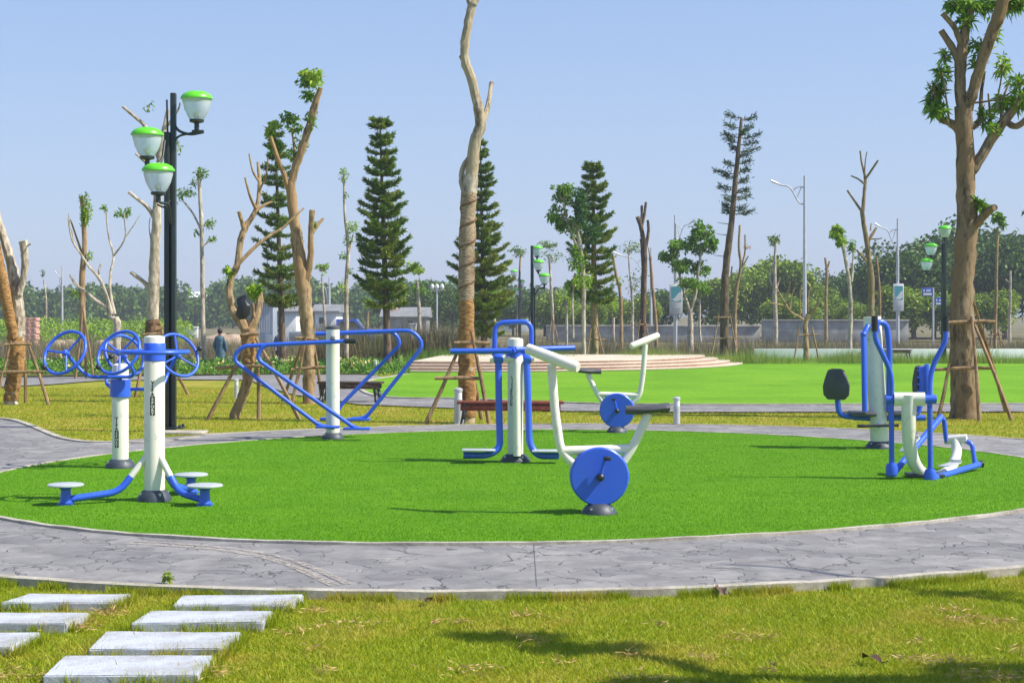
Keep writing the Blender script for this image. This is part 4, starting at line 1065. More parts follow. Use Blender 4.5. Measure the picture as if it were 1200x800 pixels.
mb = MB(); stem(mb, [(291.5, 425, 15), (291, 405, 16), (291, 392, 18)], Y4, knob=.1); mb.build('wrap', M['wrap_orange'], r4)
mb = MB(); bc = P(285, 361, Y4 - .1)
mb.tube([bc + Vector((.0, 0, -.17)), bc + Vector((-.01, 0, -.1)), bc + Vector((.01, 0, .03)), bc + Vector((-.02, 0, .12)), bc + Vector((.04, 0, .2))], [.05, .10, .115, .08, .02], 11, wob=.15, squash=.6)
for j in range(len(mb.v)): mb.v[j] += Vector((random.uniform(-1, 1), random.uniform(-1, 1), random.uniform(-1, 1))) * .012
tag(mb.build('plastic_bag', M['black']), 'black plastic bag stuck in the fork of the crooked tree', 'bag')
support(290, Y4, [(282, 393, 303, 391, -.2), (254, 431, 306, 429, -.25)], [(291, 398, 241, 487, -.25, -.4), (302, 430, 303, 484, -.2, -.2), (302, 400, 353, 486, -.1, -.3)], 'reddish stakes and cross bars around the crooked forked tree')
# T5
r5, Y5 = tree(362, 470, 'tall tan tree with leafy tufts on its bent stem, left of the swing trainer post', [(362, 466, 14), (362, 430, 14.5), (361, 400, 14), (359, 370, 16), (356, 340, 17), (351, 305, 16), (346, 265, 13), (342, 235, 12), (341, 212, 11)],
     [[(341, 216, 10), (346, 198, 9), (355, 172, 9), (364, 142, 9), (370, 120, 8), (376, 103, 6)], [(341, 214, 5), (345, 185, 3.5), (344, 165, 3), (342, 150, 2.5)], [(359, 330, 9), (364, 300, 8), (364, 272, 6), (366, 246, 7)], [(364, 276, 5), (371, 265, 5), (379, 256, 3)],
      [(338, 222, 7), (333, 205, 6), (325, 185, 5), (317, 160, 4)]],
     [(366, 90, 17, 10, 150, 'leaf_bright'), (358, 96, 10, 8, 50), (361, 112, 9, 7, 50), (338, 138, 12, 7, 60), (345, 150, 10, 8, 36), (365, 140, 7, 14, 34), (352, 170, 10, 10, 24), (318, 152, 11, 11, 110, 'leaf_bright'), (322, 170, 9, 14, 80), (368, 262, 4, 3, 8), (342, 182, 8, 8, 20)],
     bm='bark_tan', name='broadleaf_tree', leaf=(.10, .045))
support(362, Y5, [(347, 396, 372, 398, -.2), (344, 433, 384, 430, -.25)], [(358, 396, 341, 470, -.25, -.3), (356, 394, 330, 440, .2, .8), (366, 396, 378, 466, .2, .5)], 'stakes with cross bars around the tan tree left of the swing trainer post')
# T6 behind wheel post
r6, Y6 = tree(181, 462, 'pale sawn tree behind the post of the waist twister, its top hidden by lamp heads', [(181, 458, 15), (180, 400, 14.5), (179, 372, 14), (180, 340, 13.5), (181, 305, 12), (183, 267, 11), (184, 240, 10), (186, 200, 8), (191, 160, 6), (197, 128, 4)],
     [[(182, 256, 6), (172, 242, 4.5), (162, 234, 4), (151, 225, 4)], [(186, 186, 5), (178, 165, 5), (170, 148, 4.5), (158, 137, 4), (144, 125, 3.5)], [(185, 205, 4), (172, 192, 3), (159, 180, 2.5)], [(179, 342, 6), (168, 330, 5), (153, 319, 4)], [(193, 152, 4), (208, 130, 2.5), (211, 120, 1.5)],
      [(182, 303, 3), (175, 270, 1.2), (176, 255, 1)]],
     [(208, 172, 8, 10, 10), (175, 125, 8, 8, 8)], bm='bark_pale', name='bare_tree')
mb = MB(); stem(mb, [(181, 396, 19), (180, 384, 20), (179.5, 376, 16)], Y6, knob=.15); mb.build('lashing', M['rope'], r6)
support(181, Y6, [(168, 392, 194, 391, -.2)], [(172, 392, 158, 458, -.2, -.3), (190, 390, 206, 460, -.2, -.3), (181, 392, 222, 457, .2, .8)], 'stakes around the pale tree hidden behind the waist twister')
# T7
tree(136, 442, 'small pale branching tree with bare white twigs behind the blue wheels', [(136, 430, 8), (138, 385, 9), (135, 372, 8)],
     [[(135, 376, 7), (124, 362, 5), (110, 350, 4), (98, 340, 3.5), (88, 333, 3), (82, 322, 2)], [(131, 368, 5), (121, 336, 4), (113, 322, 3.5), (104, 312, 3), (93, 295, 2.5), (84, 280, 2), (80, 256, 1.6)], [(116, 327, 3), (116, 316, 2.5), (119, 308, 2)],
      [(134, 368, 5), (129, 340, 3.5), (130, 318, 3), (133, 300, 2.5), (127, 275, 2), (124, 244, 1.5)], [(133, 300, 2.5), (142, 288, 2), (147, 275, 1.6), (145, 250, 1.4)], [(147, 278, 1.6), (158, 262, 1.2), (164, 252, 1)], [(92, 335, 2), (84, 325, 1.5)], [(88, 290, 1.4), (80, 250, 1)]],
     [(143, 250, 11, 5, 40), (122, 243, 5, 4, 14), (150, 246, 5, 4, 12)], bm='bark_pale', leaf=(.11, .045))
# T8
tree(97, 436, 'slim staked tree with a green column of leaves left of the lamp', [(97, 430, 9), (97, 380, 8), (96, 330, 7), (99, 290, 6), (98, 255, 6), (96, 230, 5)], [[(97, 300, 3), (84, 262, 2), (80, 256, 1.5)]],
     [(101, 252, 7, 22, 130, 'leaf_bright'), (98, 232, 6, 8, 30), (104, 300, 5, 7, 24, 'leaf_bright'), (88, 345, 5, 5, 20)], bm='bark_tan', leaf=(.11, .045))
support(97, 41, [], [(97, 362, 88, 440, -.1, -.2), (97, 362, 110, 440, -.1, -.1), (97, 364, 101, 440, .1, .4)], 'tall tripod of stakes under the slim tree behind the left wheel')
# T9
tree(239, 430, 'thin straight pale tree with sparse green tufts right of the tall lamp', [(239, 425, 6), (238, 380, 5.5), (237, 320, 5), (236, 260, 5), (234, 225, 4), (233, 200, 4)], [[(235, 268, 2.6), (226, 250, 2.4), (215, 236, 2)], [(236, 290, 2), (246, 282, 1.5)]],
     [(236, 203, 8, 8, 46), (228, 214, 6, 5, 16), (218, 226, 12, 6, 44), (210, 232, 6, 5, 12), (246, 262, 8, 6, 36), (248, 280, 7, 4, 26), (231, 272, 4, 5, 10)], bm='bark_pale', leaf=(.12, .05))
# T10
tree(406, 425, 'thin tree with two small leaf tufts left of the tall conifer', [(406, 420, 5.5), (406, 380, 5.5), (406, 330, 5), (408, 290, 4), (404, 250, 3), (403, 205, 2.5)], [[(408, 300, 2.5), (414, 275, 2)]],
     [(403, 206, 6, 10, 46, 'leaf_bright'), (404, 228, 4, 8, 14), (413, 266, 9, 8, 60, 'leaf_bright'), (408, 282, 7, 6, 28), (402, 300, 5, 6, 20), (401, 334, 6, 7, 26, 'leaf_bright'), (410, 318, 4, 5, 10)], bm='bark_pale', leaf=(.11, .045))

def conifer(px, top, Y, base_py, label, prof, tiers, bm='bark_dark', lm='needle', trunk_w=9, lean=0, density=1.0, lm2=None, gap=.1, up=.38):
    """prof: list of (py, half width px)"""
    x0 = (px - 600) / F * Y; zb = gz(Y); zt = P(px, top, Y).z
    root = empty('conifer', (x0, Y, zb), label, 'tree', 'layered conifers')
    xt = x0 + lean / F * Y
    mb = MB(); mb.tube([(x0 + (xt - x0) * t, Y, zb - .05 + (zt - zb) * t) for t in [i / 9 for i in range(10)]], [pxw(trunk_w, Y) * (1 - .85 * i / 9) for i in range(10)], 12, wob=.05)
    mb.build('trunk', M[bm], root)
    br = MB(); Vs = []; V2 = []
    z_lo = P(0, prof[-1][0], Y).z
    for i in range(tiers):
        t = (i + .55 * random.random()) / (tiers - 1); z = zt - .08 - (zt - z_lo) * t
        py = YH + (H - z) * F / Y; w = 0
        for (a, wa), (b, wb) in zip(prof[:-1], prof[1:]):
            if a <= py <= b + .01: w = wa + (wb - wa) * (py - a) / max(1e-6, b - a)
        if w == 0: w = prof[0][1] if py < prof[0][0] else prof[-1][1]
        l0 = w / F * Y; cx_ = x0 + (xt - x0) * ((z - zb) / (zt - zb))
        nb = random.choice((6, 7, 8)); a0 = random.random() * 6
        for k in range(nb):
            if random.random() < gap: continue
            a = a0 + k * 2 * math.pi / nb + random.uniform(-.2, .2); l = l0 * random.uniform(.62, 1.18)
            d = np.array([math.cos(a), math.sin(a), 0]); s = np.array([-math.sin(a), math.cos(a), 0])
            sag = random.uniform(-.16, .06) - .1 * t
            def bp(u): return np.array([cx_, Y, z]) + d * l * u + np.array([0, 0, l * (sag * u + up * (u ** 2.5))])
            br.tube([bp(0), bp(.35), bp(.7), bp(.97)], [.02, .014, .009, .004], 5, caps=False)
            n = int(l * 240 * density) + 10
            u = RNG.uniform(.12, 1.02, n); lat = RNG.normal(0, 1, n) * .11 * l * (1.25 - u)
            p = np.array([bp(x) for x in u]) + s * lat[:, None] + RNG.normal(0, .012, (n, 3))
            dd = unit(d * .6 + s * np.sign(lat)[:, None] * .35 + RNG.normal(0, .32, (n, 3)) + np.array([0, 0, .5 * (1 if random.random() < .8 else -.4)]))
            (V2 if (lm2 and random.random() < .35 * (t + .2)) else Vs).append(leaf_quads(p, dd, RNG.uniform(.10, .20, n), .034, 0))
    br.tube([(x0, Y, zb + .6), (xt, Y, zt - .1)], .01, 5)
    br.build('boughs', M[bm], root)
    if Vs: quads_obj('foliage', np.concatenate(Vs), M[lm], root)
    if V2: quads_obj('foliage', np.concatenate(V2), M[lm2], root)
    return root
conifer(455, 137, 48, 430, 'symmetrical layered conifer standing clear against the sky left of the middle', [(137, 7), (146, 11), (200, 16), (250, 25), (270, 32), (310, 33), (352, 27)], 24, trunk_w=10, lm2='needle_y', density=1.8, gap=.1, lean=-10)
conifer(332, 143, 53, 425, 'layered conifer behind the bent tan tree', [(150, 7), (200, 16), (260, 22), (320, 26), (355, 25)], 19, trunk_w=9, lm2='needle_y', density=1.2, lean=-10)
conifer(568, 165, 55, 415, 'ragged conifer half hidden behind the wrapped trunk', [(168, 7), (200, 12), (250, 19), (290, 27), (310, 35), (345, 34), (385, 24)], 27, trunk_w=8, lm2='needle_y', density=2.0, lean=-5, gap=.12)
conifer(697, 189, 58, 408, 'layered conifer right of the middle, growing into a broadleaf tree', [(190, 6), (215, 14), (250, 20), (300, 26), (350, 25)], 20, bm='bark_tan', trunk_w=11, lm2='needle_y', density=2.0, lean=-2)
support(697, 58, [(684, 398, 710, 398, -.2)], [(694, 375, 684, 408, -.2, -.4), (698, 375, 712, 410, -.2, -.4)], 'stakes at the foot of the conifer right of the middle')
tree(684, 402, 'dense leafy tree merged with the conifer right of the middle', [(684, 398, 5), (684, 360, 5), (684, 330, 5), (680, 290, 5), (675, 260, 4)], [[(682, 300, 4), (668, 270, 3), (660, 240, 2)], [(672, 396, 3), (671, 350, 3), (674, 320, 2.5)]],
     [(659, 228, 17, 15, 420), (655, 252, 13, 14, 300), (667, 264, 15, 15, 340), (679, 240, 15, 24, 420, 'leaf_dark'), (690, 270, 14, 22, 300, 'leaf_dark'), (674, 300, 14, 22, 320), (685, 330, 16, 16, 220, 'leaf_bright'), (668, 340, 10, 10, 100)], bm='bark_pale', Y=56, leaf=(.15, .075))
# T15 sparse pine
Y = 62; x = (848 - 600) / F * Y
rt = empty('sparse_pine', (x, Y, gz(Y)), 'tall dark sparse pine leaning right with short needle tufted boughs', 'tree')
mb = MB(); stem(mb, [(848, YH + (H - gz(Y) + .05) * F / Y, 12), (849, 370, 10.5), (850, 324, 9), (854, 285, 8), (858, 252, 7), (864, 190, 5.5), (869, 138, 3)], Y, knob=.03); mb.build('trunk', M['bark_dark'], rt)
def tx(py): return np.interp(py, [138, 190, 252, 285, 324], [869, 864, 858, 854, 850])
mb = MB(); Vs = []
for side, lst in ((-1, [(852, 134), (851, 146), (849, 157), (851, 163), (850, 190), (838, 200), (848, 205), (844, 219), (850, 232), (848, 240), (849, 246), (858, 172)]), (1, [(884, 137), (881, 148), (889, 158), (886, 166), (888, 174), (876, 180), (879, 188), (877, 198), (876, 210), (876, 222), (876, 230), (872, 243), (882, 247), (872, 154)])):
    for (ex, ey) in lst:
        bx = tx(ey + 5); dd = random.uniform(-.5, .5)
        a = np.array(P(bx, ey + 4, Y)); e = np.array(P(ex, ey, Y + dd)); m_ = (a + e) / 2 + np.array([0, 0, -.06])
        mb.tube([a, m_, e], [.022, .018, .012], 5)
        n = 110; u = RNG.uniform(.25, 1.05, n)[:, None]; p = a * (1 - u) ** 2 + 2 * m_ * u * (1 - u) + e * u * u + RNG.normal(0, .05, (n, 3))
        Vs.append(leaf_quads(p, unit((e - a) * .8 + RNG.normal(0, .45, (n, 3)) + np.array([0, 0, .15])), RNG.uniform(.10, .22, n), .035, 0))
for ey in (219, 229, 262, 275, 300): mb.tube([P(tx(ey) + 0, ey + 1, Y), P(tx(ey) - 16, ey - 1, Y + .1)], [.02, .008], 5)
mb.tube([P(tx(y_), y_, Y) for y_ in (330, 300, 285, 252, 220, 190, 160, 138)], .01, 5)
mb.build('boughs', M['bark_dark'], rt); quads_obj('foliage', np.concatenate(Vs), M['needle_d'], rt)
support(848, Y, [(838, 372, 858, 372, -.2), (834, 397, 870, 396, -.2)], [(842, 371, 830, 410, -.2, -.5), (856, 371, 866, 412, -.2, -.5), (850, 372, 842, 406, .2, .5)], 'tripod of stakes under the tall sparse pine')
# T16
tree(753, 396, 'bare dark stump like tree with sawn forks right of the middle', [(753, 394, 8), (754, 349, 7), (755, 310, 7), (754, 280, 9)], [[(754, 282, 6), (751, 265, 5), (747, 254, 5)], [(751, 264, 3.5), (752, 250, 3), (752, 241, 3)], [(752, 266, 3.5), (755, 252, 3.5), (757, 237, 3)], [(757, 290, 4), (760, 270, 3.5), (759, 258, 3)]], [], bm='bark_dark', Y=70, name='bare_tree')
support(753, 70, [(743, 381, 762, 380, -.2)], [(750, 376, 741, 398, -.2, -.3), (756, 376, 766, 398, -.2, -.3)], 'low stakes at the foot of the bare dark forked tree')
tree(769, 392, 'crooked tan sapling just right of the bare dark forked tree', [(769, 386, 4), (766, 350, 4), (764, 330, 4), (762, 300, 3)], [[(762, 303, 2), (760, 290, 1.5)]], [], bm='bark_tan', Y=74, name='bare_tree')
# T17
tree(809, 394, 'bushy dark green tree with forked pale trunk beside the poster box', [(809, 388, 7), (809, 362, 5.5)], [[(809, 366, 4.5), (803, 348, 3.5), (797, 325, 3), (793, 300, 2.5)], [(809, 364, 4.5), (815, 345, 3.5), (818, 320, 3), (823, 285, 2.5)]],
     [(823, 270, 16, 14, 420), (833, 288, 12, 10, 240), (814, 288, 14, 12, 300), (793, 290, 14, 12, 320), (783, 303, 12, 10, 240), (800, 312, 16, 11, 340), (820, 315, 13, 10, 240), (806, 330, 18, 9, 240)], bm='bark_pale', Y=68, leaf=(.18, .09))
# T18-T25
tree(861, 405, 'spindly bare tree hugging the right side of the sparse pine', [(861, 400, 6), (861, 370, 5), (863, 340, 4.5), (868, 312, 3.5), (866, 290, 3), (867, 264, 2.6)], [[(869, 312, 2.5), (873, 295, 2), (873, 275, 1.8)], [(861, 350, 2.5), (857, 325, 2), (858, 312, 1.5)], [(866, 320, 2), (877, 300, 1.5)]], [(875, 289, 5, 4, 16, 'straw')], bm='bark_tan', Y=66, name='bare_tree')
tree(909, 385, 'slender pole like tree with a small flat tuft on top', [(909, 380, 5), (908, 345, 5), (908, 310, 3.4), (909, 280, 2.4)], [[(908, 340, 2), (902, 325, 1.5), (908, 305, 1)], [(908, 345, 2), (914, 325, 1.3)]], [(907, 279, 8, 3, 34, 'leaf_airy'), (907, 284, 7, 4, 16)], bm='bark_pale', Y=90, leaf=(.3, .08))
tree(945, 418, 'low pollarded tree with long bare curved branches right of the sparse pine', [(945, 412, 7), (944, 395, 6.5), (944, 378, 6), (948, 368, 6)], [[(948, 369, 4), (955, 362, 3.5), (960, 352, 3)], [(944, 376, 3), (936, 371, 3), (926, 365, 3), (918, 352, 2.5), (910, 338, 2)], [(926, 364, 2), (917, 358, 1.8), (902, 355, 1.5)], [(938, 372, 2), (937, 355, 1.8), (939, 334, 1.5)],
     [(918, 350, 1.8), (924, 340, 1.6), (926, 330, 1.2)], [(947, 368, 2.5), (947, 350, 2), (950, 335, 1.4)], [(926, 362, 1.8), (928, 345, 1.5), (932, 337, 1.2)]], [], bm='bark_tan', Y=56, name='bare_tree')
support(945, 56, [(932, 393, 960, 392, -.2)], [(936, 385, 928, 415, -.2, -.4), (952, 385, 962, 415, -.2, -.4)], 'square frame of stakes around the low pollarded tree')
tree(968, 380, 'thin sawn pole tree left of the bright tufted tree', [(968, 376, 4), (968, 345, 3.6), (969, 320, 3.2), (967, 302, 2.6)], [[(969, 318, 2), (972, 306, 2)]], [], bm='bark_tan', Y=95, name='bare_tree')
tree(996, 402, 'white stemmed tree topped by one bright green tuft left of the tall bare forked tree', [(996, 396, 5.5), (997, 360, 5), (995, 330, 4.5), (991, 305, 4.2), (987, 285, 3.6)], [[(998, 330, 3), (1000, 300, 2.4), (999, 285, 2)]], [(981, 272, 9, 9, 150, 'leaf_bright'), (986, 283, 7, 7, 60, 'leaf_bright'), (999, 290, 5, 8, 26)], bm='bark_pale', Y=64, leaf=(.2, .09))
tree(1019, 421, 'tall bare forked tree rising above the chest press', [(1019, 410, 10), (1020, 370, 9), (1021, 330, 8), (1018, 305, 7), (1016, 285, 6), (1012, 262, 5.5), (1010, 245, 5)], [[(1011, 248, 4.5), (1013, 225, 4), (1014, 208, 3.6), (1010, 192, 2.4), (1008, 177, 2)], [(1014, 210, 3), (1021, 200, 2.8), (1029, 188, 2.2)], [(1013, 216, 2.4), (1006, 210, 2), (997, 206, 1.8)], [(1010, 248, 3.4), (1003, 238, 2.8), (993, 223, 2.4)],
     [(1016, 285, 4), (1022, 275, 4), (1027, 267, 3)], [(1018, 280, 2), (1028, 280, 1.5), (1034, 279, 1)], [(1018, 308, 3.5), (1010, 300, 3), (1004, 293, 2.5)], [(1013, 207, 2), (1014, 190, 1.5), (1016, 178, 1.2)], [(1020, 270, 2), (1021, 262, 1.4)]], [], bm='bark_grey', Y=52, name='bare_tree')
tree(1030, 400, 'thin bare sapling just right of the tall bare forked tree', [(1030, 392, 3.4), (1031, 350, 3.2), (1029, 320, 2.6), (1027, 300, 2)], [], [], bm='bark_tan', Y=70, name='bare_tree')
tree(1166, 404, 'thin straight tree with a small green tuft right of the big trunk', [(1166, 398, 4.4), (1167, 360, 4), (1168, 310, 3.4), (1169, 266, 3)], [], [(1169, 254, 8, 8, 90, 'leaf_mid'), (1175, 262, 5, 5, 24)], bm='bark_tan', Y=66, leaf=(.22, .09))
support(1166, 66, [(1158, 392, 1176, 392, -.2)], [(1163, 385, 1156, 404, -.2, -.4), (1169, 385, 1178, 404, -.2, -.4), (1166, 385, 1190, 402, .1, .6)], 'small stakes under the thin tree right of the big trunk')
tree(1183, 388, 'bare thin sapling at the right edge in front of the dark trees', [(1183, 380, 3.6), (1184, 345, 3.2), (1184, 317, 2.4)], [[(1184, 332, 1.6), (1178, 327, 1.4)]], [], bm='bark_pale', Y=92, name='bare_tree')
# small middle distance trees
small = [(648, 384, 'airy pale topped sapling with propped foot right of the middle lamp', [(648, 384, 3.6), (646, 340, 3.4), (643, 298, 2)], [(642, 287, 13, 5, 70, 'leaf_airy'), (648, 300, 16, 10, 50, 'leaf_airy')], 'bark_pale', 92),
         (606, 388, 'airy pale topped sapling behind the farthest green capped lamp', [(606, 388, 3), (608, 340, 2.6), (610, 298, 1.8)], [(609, 294, 13, 6, 80, 'leaf_airy')], 'bark_tan', 96),
         (728, 396, 'bent tan sapling with a few yellow leaves between conifer and bare dark tree', [(728, 392, 4.4), (727, 345, 4), (722, 322, 3.6), (718, 298, 2.6)], [(724, 330, 8, 8, 24, 'leaf_bright'), (716, 300, 5, 5, 12, 'leaf_airy')], 'bark_tan', 74),
         (741, 390, 'pale forked sapling with a thin veil of leaves', [(741, 386, 3.6), (741, 355, 3.2), (738, 320, 2), (736, 292, 1.4)], [(740, 290, 16, 8, 60, 'leaf_airy'), (744, 330, 12, 18, 50, 'leaf_airy')], 'bark_pale', 90),
         (492, 398, 'small round topped tree between the conifer and the wrapped trunk', [(492, 394, 4.4), (491, 360, 4), (489, 330, 3)], [(487, 314, 12, 9, 150, 'leaf_bright'), (491, 338, 11, 9, 70, 'leaf_mid')], 'bark_pale', 82),
         (430, 398, 'small yellow green tree left of the conifer foot', [(430, 394, 3.6), (431, 365, 3.2)], [(432, 338, 10, 10, 110, 'leaf_mid'), (430, 354, 9, 8, 70, 'leaf_bright')], 'bark_tan', 86),
         (381, 392, 'small tufted tree right of the bent tan trunk', [(381, 386, 3), (379, 350, 2.6), (377, 325, 2)], [(376, 314, 9, 7, 80, 'leaf_bright')], 'bark_pale', 88),
         (54, 388, 'far thin stick of a tree with a single dark tuft at left', [(54, 384, 2.4), (54, 350, 2.2), (51, 328, 1.4)], [(50, 320, 3, 5, 30, 'leaf_dark')], 'bark_pale', 130),
         (580, 398, 'yellow leaved tree with pale stem at the foot of the ragged conifer', [(580, 396, 4), (579, 370, 4), (577, 345, 3)], [(583, 352, 14, 12, 120, 'leaf_bright'), (572, 340, 10, 12, 80, 'leaf_mid')], 'bark_pale', 76),
         (664, 398, 'leafy low tree left of the conifer right of the middle', [(664, 396, 3), (664, 370, 3), (663, 350, 2)], [(662, 350, 10, 16, 110, 'leaf_bright')], 'bark_pale', 84),
         (720, 392, 'low bushy tree behind the bent tan sapling', [(719, 390, 3), (719, 372, 3)], [(718, 352, 9, 16, 110, 'leaf_bright')], 'bark_pale', 94),
         (824, 396, 'thin tree behind the bushy tree by the poster box', [(820, 390, 3), (820, 360, 2.8), (820, 340, 2.4)], [(824, 340, 14, 12, 140, 'leaf_mid')], 'bark_pale', 86)]
for px, py, lab, tr, lv, bmn, Y in small: tree(px, py, lab, tr, [], lv, bm=bmn, Y=Y, leaf=(.19, .08))
support(648, 92, [], [(647, 372, 640, 386, -.1, -.4), (648, 372, 657, 386, -.1, -.4), (648, 372, 651, 388, -.2, -.8)], 'splayed props at the foot of the airy pale sapling')
# tree cut by the right edge
tree(1228, 395, 'dark leafy tree crown poking in at the right edge of the sky', [(1228, 390, 10), (1226, 320, 8), (1222, 270, 6)], [], [(1220, 246, 24, 16, 500, 'leaf_dark'), (1235, 268, 30, 20, 500, 'leaf_dark')], bm='bark_grey', Y=60, leaf=(.22, .11))

# off frame tree at the right whose shadow falls on the foreground
s_ = Vector((math.cos(R(-11)) * math.cos(R(49)), math.sin(R(-11)) * math.cos(R(49)), math.sin(R(49))))
def lift(px, py, z):
    g = G(px, py, 0); return g + s_ * (z / s_.z)
ro = empty('bare_tree', (7.6, 6.3, LAWN_Z), 'pruned tree standing just outside the right side of the photo, casting shadow on the lawn', 'tree')
mb = MB(); mb.tube(catmull([(7.6, 6.3, LAWN_Z - .05), (7.5, 6.4, 1.2), (7.65, 6.5, 2.4)], 6), [.2, .16, .15], 14, wob=.05); mb.build('trunk', M['bark_grey'], ro)
mb = MB(); st0 = Vector((7.65, 6.5, 2.3))
la = [lift(560, 733, 5.6), lift(640, 742, 5.3), lift(720, 752, 5.0), lift(800, 766, 4.6), lift(950, 785, 4.0)]
mb.tube(catmull([st0, (7.3, 6.7, 3.0)] + list(reversed(la)), 4), [.10, .08, .06, .05, .045, .04, .04], 10, wob=.08)
lb = [lift(730, 786, 5.2), lift(860, 788, 4.7), lift(1010, 797, 4.1)]
mb.tube(catmull([st0] + list(reversed(lb)), 4), [.10, .07, .055, .05], 10, wob=.08)
lc = [lift(840, 660, 6.6), lift(920, 665, 6.2), lift(1010, 677, 5.7), lift(1110, 686, 5.2), lift(1200, 697, 4.6)]
mb.tube(catmull([st0, (7.6, 7.0, 3.3)] + list(reversed(lc)), 4), [.10, .08, .05, .035, .028, .02, .015], 10, wob=.08)
mb.build('limbs', M['bark_grey'], ro)
Vs = [blob_leaves(lift(600, 737, 5.5), (.30, .12, .12), 160, .16, .06), blob_leaves(lift(690, 750, 5.1), (.35, .12, .1), 140, .16, .06), blob_leaves(lift(1060, 790, 4.2), (.35, .12, .15), 180, .16, .06), blob_leaves(lift(800, 792, 5.0), (.35, .1, .1), 140, .16, .06), blob_leaves(lift(1170, 778, 4.3), (.3, .2, .25), 220, .16, .06), blob_leaves(lift(1130, 688, 5.1), (.3, .1, .1), 80, .14, .05)]
quads_obj('foliage', np.concatenate(Vs), M['leaf_mid'], ro)

# ------------------------------------------------------------------ shrubs, beds, reeds
def reed_band(name, x0p, x1p, ya, yb, n, h, w, m, label, cat, zf=None, lean=.5):
    Y = RNG.uniform(ya, yb, n); X = (RNG.uniform(x0p, x1p, n) - 600) / F * Y
    z = np.array([gz(y) for y in Y]); k = (np.sin(X * 1.7) + np.sin(X * .73 + Y)) * .18 + 1
    return blades(name, X, Y, z, h * k, w, lean, m, label, cat)
reed_band('reeds', -60, 1260, 62, 84, 60000, .85, .035, M['reed'], 'brown and purple grey dry shrubs and reeds in a long band before the far road', 'reeds')
reed_band('reeds', 360, 560, 54, 64, 15000, 1.35, .03, M['reed'], 'bushy dry brown thicket behind the swing trainer', 'reeds')
reed_band('bed_grass', 640, 1260, 53, 58, 34000, .58, .02, M['bed_y'], 'strip of long yellow green grass along the rear edge of the turf', 'ornamental grass')
reed_band('bed_grass', 470, 700, 52, 58, 9000, .55, .02, M['bed'], 'green grass strip behind the round stage', 'ornamental grass')
n = 14000; Y = RNG.uniform(43.3, 51, n); X = (RNG.uniform(-40, 500, n) - 600) / F * Y
k = ~inpoly(X, Y, rearp); X, Y = X[k], Y[k]
k = X < (478 - 600) / F * Y; X, Y = X[k], Y[k]
hh = .12 + .16 * (np.sin(X * 2.3) * np.sin(Y * 1.9 + X) * .5 + .5)
p = np.stack([X, Y, LAWN_Z + RNG.random(len(X)) * hh], 1)
tag(quads_obj('flower_bed', leaf_quads(p, unit(RNG.normal(0, .6, (len(X), 3)) + np.array([0, 0, .8])), RNG.uniform(.1, .25, len(X)), .06), M['bed']), 'low green flower bed planting along the rear path at left', 'flower bed', kind='stuff')
fl = RNG.random(len(X)) < .005
p = np.stack([X[fl], Y[fl], LAWN_Z + hh[fl] + .1], 1)
tag(quads_obj('flowers', np.concatenate([leaf_quads(p + RNG.normal(0, .03, p.shape), unit(RNG.normal(0, 1, p.shape)), .10, .07) for _ in range(5)]), M['petal']), 'yellow blossoms dotted over the flower bed at left', 'flowers', kind='stuff')
# round yellow shrubs in the bed
for px, py, lab in ((415, 436, 'small yellow flowering shrub in the bed right of the swing trainer post'), (345, 434, 'small yellow flowering shrub in the bed left of the tan trunk'), (300, 438, 'small yellow green shrub at the end of the bed near the crooked tree')):
    g = G(px, py); rb = empty('flowering_shrub', (g.x, g.y, LAWN_Z), lab, 'shrub', 'yellow shrubs in the flower bed')
    quads_obj('foliage', blob_leaves((g.x, g.y, .22), (.25, .25, .2), 260, .1, .05), M['bed'], rb)
    quads_obj('blossoms', blob_leaves((g.x, g.y, .3), (.24, .24, .16), 90, .07, .05), M['petal'], rb)

# white kerb wall, road, long barrier
mb = MB(); a = P(884, 410, 59.6); b = P(1300, 409, 59.6); mb.box(((a.x + b.x) / 2, 59.6, gz(60) + .44), (b.x - a.x, .2, .92), bev=.01); tag(mb.build('low_wall', M['whitewall']), 'long low white wall behind the grass strip at right', 'wall')
sheet('far_road', [(-200, 98, 0), (300, 98, 0), (300, 112, 0), (-200, 112, 0)], gz(98) + .01, M['road'])
def barrier(px0, px1, Y, y_top, lab, m, h0=None):
    a = P(px0, y_top, Y); b = P(px1, y_top, Y); z0 = gz(Y)
    mb = MB(); zt = a.z; mb.box(((a.x + b.x) / 2, Y, (zt + z0) / 2), (b.x - a.x, .4, zt - z0), bev=.03)
    mb.box(((a.x + b.x) / 2, Y - .02, zt + .04), (b.x - a.x + .1, .6, .14), bev=.03)
    return tag(mb.build('concrete_wall', m), lab, 'wall')
barrier(640, 890, 128, 382.5, 'long grey concrete wall behind the reeds in the middle right', M['concrete'])
barrier(893, 1064, 126, 376, 'grey concrete wall section behind the low pollarded tree', M['concrete'])
barrier(115, 232, 150, 384, 'white low boundary wall far off behind the tall lamp', M['whitewall'])

